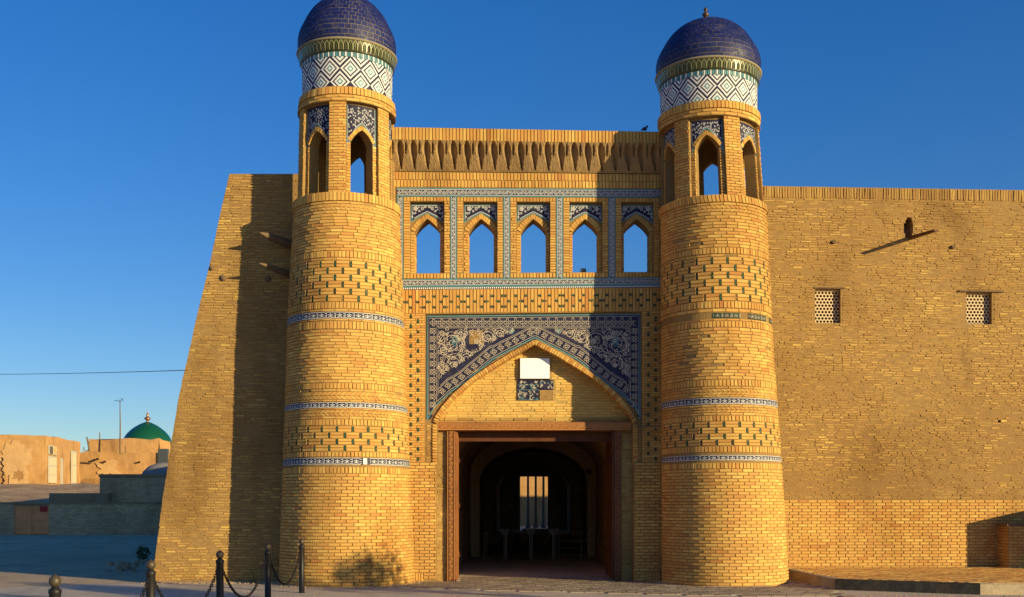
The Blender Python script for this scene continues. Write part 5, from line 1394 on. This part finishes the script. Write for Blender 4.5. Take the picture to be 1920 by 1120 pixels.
for j, (a, b, rx, ry, mt) in enumerate(((170, 903, 14, 5, 'adobedark'), (205, 880, 22, 14, 'adobelight'))): blob(h2, 'plaster_patch' if 'light' in mt else 'eroded_patch', mt, p2, q2, a, b, rx, ry, .07, sd=j * 3.3)
for px, py in ((176, 864), (184, 861), (262, 867), (198, 866)):
    B = MB(); x, D = wall_on(p2, q2, px); B.tube([(x, D + CAMY + .2, CH + (YH - py) / F * D), (x, D + CAMY - .35, CH + (YH - py) / F * D)], .09, 6); B.build('beam_end', 'dark', h2)
B = MB(); B.tube([pt(150, 867, 97.8), pt(172, 868.5, 97.8)], .06, 5); B.build('wooden_tie', 'log', h2)
B = MB(); xa = floorx(296, 97.8); B.box((xa, 74.8, CH + 72 / F * 98), (xa + .9, 75.2, CH + 106 / F * 98)); B.build('window', 'glass', h2)
B = MB()
for _ in range(170):
    x = floorx(random.uniform(212, 292), 98.5); y = 98.4 + CAMY + random.uniform(-.3, .8); z = CH + (948 - random.uniform(850, 860)) / F * 98.5; a = random.uniform(-.25, .25); L = random.uniform(.2, .8)
    B.tube([(x, y, z), (x + L * math.cos(a), y + random.uniform(-.2, .2), z + L * math.sin(a) * .5)], .02, 4)
o = B.build('brushwood_pile', 'straw', kind='stuff')
for i, (px, v0, px2, v1, D, lb) in enumerate(((187, 811, 187, 824, 103.2, 'short dark rod standing on the upper roof of the mud ruin'), (235, 837, 235, 858, 99, 'dark rod standing in the brushwood on the ruin'), (163, 820, 168, 848, 100, 'leaning pale plank at the left end of the mud ruin'), (160, 849, 168, 841, 99.5, 'forked dead branch on the corner of the mud ruin'))):
    B = MB(); B.tube([pt(px2, v1, D), pt(px, v0, D)], .045 if i != 2 else .07, 6)
    if i == 3: B.tube([pt(161, 847, D), pt(156, 838, D)], .03, 5); B.tube([pt(158, 848, D), pt(155.5, 841, D)], .03, 5)
    o = B.build(('rod', 'rod', 'plank', 'branch')[i], 'log'); o['label'] = lb; o['category'] = ('rod', 'rod', 'plank', 'branch')[i]
an = thing('antenna_mast', 'tall thin antenna mast rising from the mud ruin roof', 'antenna', (floorx(225, 101), 78, 4))
B = MB(); B.tube([pt(225, 852, 101), pt(225.5, 800, 101), pt(225, 755, 101)], [.07, .06, .035], 6); B.build('mast', 'log', an)
B = MB(); B.tube([pt(214, 751, 101), pt(225, 753, 101), pt(231, 748, 101)], .025, 5); B.build('arm', 'iron', an)
B = MB(); B.tube([pt(222, 749.5, 101), pt(227, 755, 101)], .02, 5); B.tube([pt(226, 746.5, 101), pt(231, 752, 101)], .02, 5); B.build('element', 'iron', an)
gdm = thing('green_dome', 'glossy green tiled dome with copper finial on a mausoleum in the distance', 'dome', (floorx(276.5, 125), 102, 6))
DD = 125; r0 = 43.5 / F * DD; zb_ = CH + (YH - 832) / F * DD; hd = 39.5 / F * DD
B = MB(); B.lathe([(r0 * .96, -3.5), (r0 * .96, 0), (r0 * 1.0, .12)] + [(r0 * (1 - t ** 1.75) ** .78, .12 + hd * t) for t in np.linspace(0.03, .995, 24)], (floorx(276.5, DD), DD + CAMY, zb_), 48); B.build('shell', 'greendome', gdm, smooth=True)
B = MB(); zf = zb_ + hd + .05; B.lathe([(.18, 0), (.10, .1), (.12, .16), (.34, .34), (.36, .44), (.20, .60), (.08, .68), (.16, .84), (.15, .92), (.05, 1.0), (.04, 1.2), (0, 1.4)], (floorx(276.5, DD), DD + CAMY, zf), 18); B.build('finial', 'copper', gdm, smooth=True)
B = MB(); pts_ = []
for t in np.linspace(0, 1, 30):
    x = -30 + 24 * t; z = lambda q: 0
    pts_.append(Vector(pt(-40 + 400 * t, 702.5 - 8.5 * t + 3 * 4 * t * (1 - t) * .5, 60 - 25 * t)))
B.tube(pts_, .013, 5); o = B.build('overhead_cable', 'iron'); o['label'] = 'thin black overhead cable crossing the sky left of the corner wall'; o['category'] = 'cable'
# green weed and dark tufts by the wall corner
def leaves(B, c, r, n, size, flat=1.0):
    for _ in range(n):
        v = Vector([random.gauss(0, 1) for _ in range(3)]).normalized() * random.uniform(.25, 1) ** .6; p = Vector((c[0] + v.x * r[0], c[1] + v.y * r[1], c[2] + v.z * r[2]))
        a = Vector([random.gauss(0, 1) for _ in range(3)]).normalized(); b = a.cross(Vector([random.gauss(0, 1) for _ in range(3)])).normalized(); s = size * random.uniform(.6, 1.3)
        B.add([tuple(p - a * s), tuple(p + b * s * .45), tuple(p + a * s), tuple(p - b * s * .45)], [(0, 1, 2, 3)])
sh = thing('bush', 'small dark green bush at the foot of the corner wall', 'bush', (floorx(268, 32), 9, 0))
B = MB(); leaves(B, (floorx(268, 32), 9, .22), (.22, .2, .24), 260, .05); B.build('foliage', 'leaf', sh)
B = MB(); B.tube([(floorx(268, 32), 9, 0), (floorx(268, 32), 9, .25)], .015, 5); B.build('stem', 'bark', sh)
B = MB()
for _ in range(60):
    px = random.gauss(235, 28); D = random.uniform(26.5, 31); s = random.uniform(.03, .10); c = (floorx(px, D), D + CAMY, .02)
    B.add([(c[0] + s * random.uniform(.7, 1.3) * math.cos(q) * (1 if z < .5 else .5), c[1] + s * random.uniform(.7, 1.3) * math.sin(q) * (1 if z < .5 else .5), z * s * .8) for z in (0, 1) for q in [i * math.pi / 3 for i in range(6)]], [tuple(range(6, 12))] + [(i, (i + 1) % 6, 6 + (i + 1) % 6, 6 + i) for i in range(6)])
B.build('rubble', 'mound', kind='stuff')
# trees beyond the right edge whose shade falls across the forecourt
for i, (x, D, s, lb) in enumerate(((9.0, 12.3, .93, 'leafy tree out of view right, dappling the left tower foot'), (8.8, 8.2, 1.1, 'leafy tree out of view right, shading the lower left paving'), (9.6, 4.6, 1.2, 'leafy tree out of view, nearest of the row at right'))):
    tr = thing('tree', lb, 'tree', (x, D + CAMY, 0), 'row of trees beyond the right edge')
    B = MB(); y = D + CAMY; B.tube([(x, y, 0), (x + .05, y, 1.0 * s), (x, y + .1, 2.2 * s), (x + .1, y, 3.4 * s)], [.12, .09, .07, .02], 8)
    for k in range(6): q = k * 1.05; B.tube([(x, y, (1.8 + .15 * k) * s), (x + .8 * math.cos(q), y + .8 * math.sin(q), (2.5 + .2 * k) * s)], [.04, .012], 5)
    B.build('trunk', 'bark', tr)
    B = MB()
    for k in range(9): q = random.uniform(0, 6.3); rr = random.uniform(.2, 1.0); leaves(B, (x + rr * math.cos(q), y + rr * math.sin(q), random.uniform(2.5, 3.5) * s), (.6, .6, .42), 75 if i == 0 else 150, .09)
    B.build('crown', 'leaf', tr)

B = MB()
def pebble(x, y, s):
    z = .022
    B.add([(x + s * random.uniform(.6, 1.2) * math.cos(q) * (1 if k == 0 else .55), y + s * random.uniform(.6, 1.2) * math.sin(q) * (1 if k == 0 else .55), z + k * s * .8) for k in (0, 1) for q in [i * 1.2566 for i in range(5)]], [tuple(range(5, 10))] + [(i, (i + 1) % 5, 5 + (i + 1) % 5, 5 + i) for i in range(5)])
for _ in range(900):
    k = random.random()
    if k < .3:
        a, b, r = random.choice(list(TWR.values())); q = random.uniform(-1.9, 1.9); rr = r + .05 + abs(random.gauss(0, .10)); pebble(a + rr * math.sin(q), b - rr * math.cos(q), random.uniform(.006, .022))
    elif k < .5: pebble(random.uniform(-8.2, -5.3), -.62 - abs(random.gauss(0, .12)), random.uniform(.006, .022))
    elif k < .7: pebble(random.uniform(5.5, 10), -4.0 + random.uniform(-.4, .3), random.uniform(.006, .02))
    else: pebble(random.uniform(-9, 6), random.uniform(-4.5, -1.6), random.uniform(.004, .013))
B.build('gravel', 'mound', kind='stuff')
# swept dust banked against the foot of the walls
def dust(path, w, h, name='dust_bank'):
    V = []; n = len(path)
    for i, (x, y, nx_, ny_) in enumerate(path):
        k = .6 + .6 * mnoise.noise(Vector((x * 2.3, y * 2.3, 1)))
        for f, g in ((0, 1), (.35, .45), (1, 0)): V.append((x + nx_ * w * f * (1 + k * .6), y + ny_ * w * f * (1 + k * .6), .018 + h * g * max(.15, k)))
    mesh_obj(name, V, [(i * 3 + j, i * 3 + j + 1, (i + 1) * 3 + j + 1, (i + 1) * 3 + j) for i in range(n - 1) for j in range(2)], 'ground', kind='stuff')
for a, b, r in TWR.values(): dust([(a + (r - .02) * math.sin(q), b - (r - .02) * math.cos(q), math.sin(q), -math.cos(q)) for q in np.linspace(-2, 2, 60)], .12, .035)
dust([(x, -.32, 0, -1) for x in np.linspace(-8.2, -5.2, 50)], .22, .05)
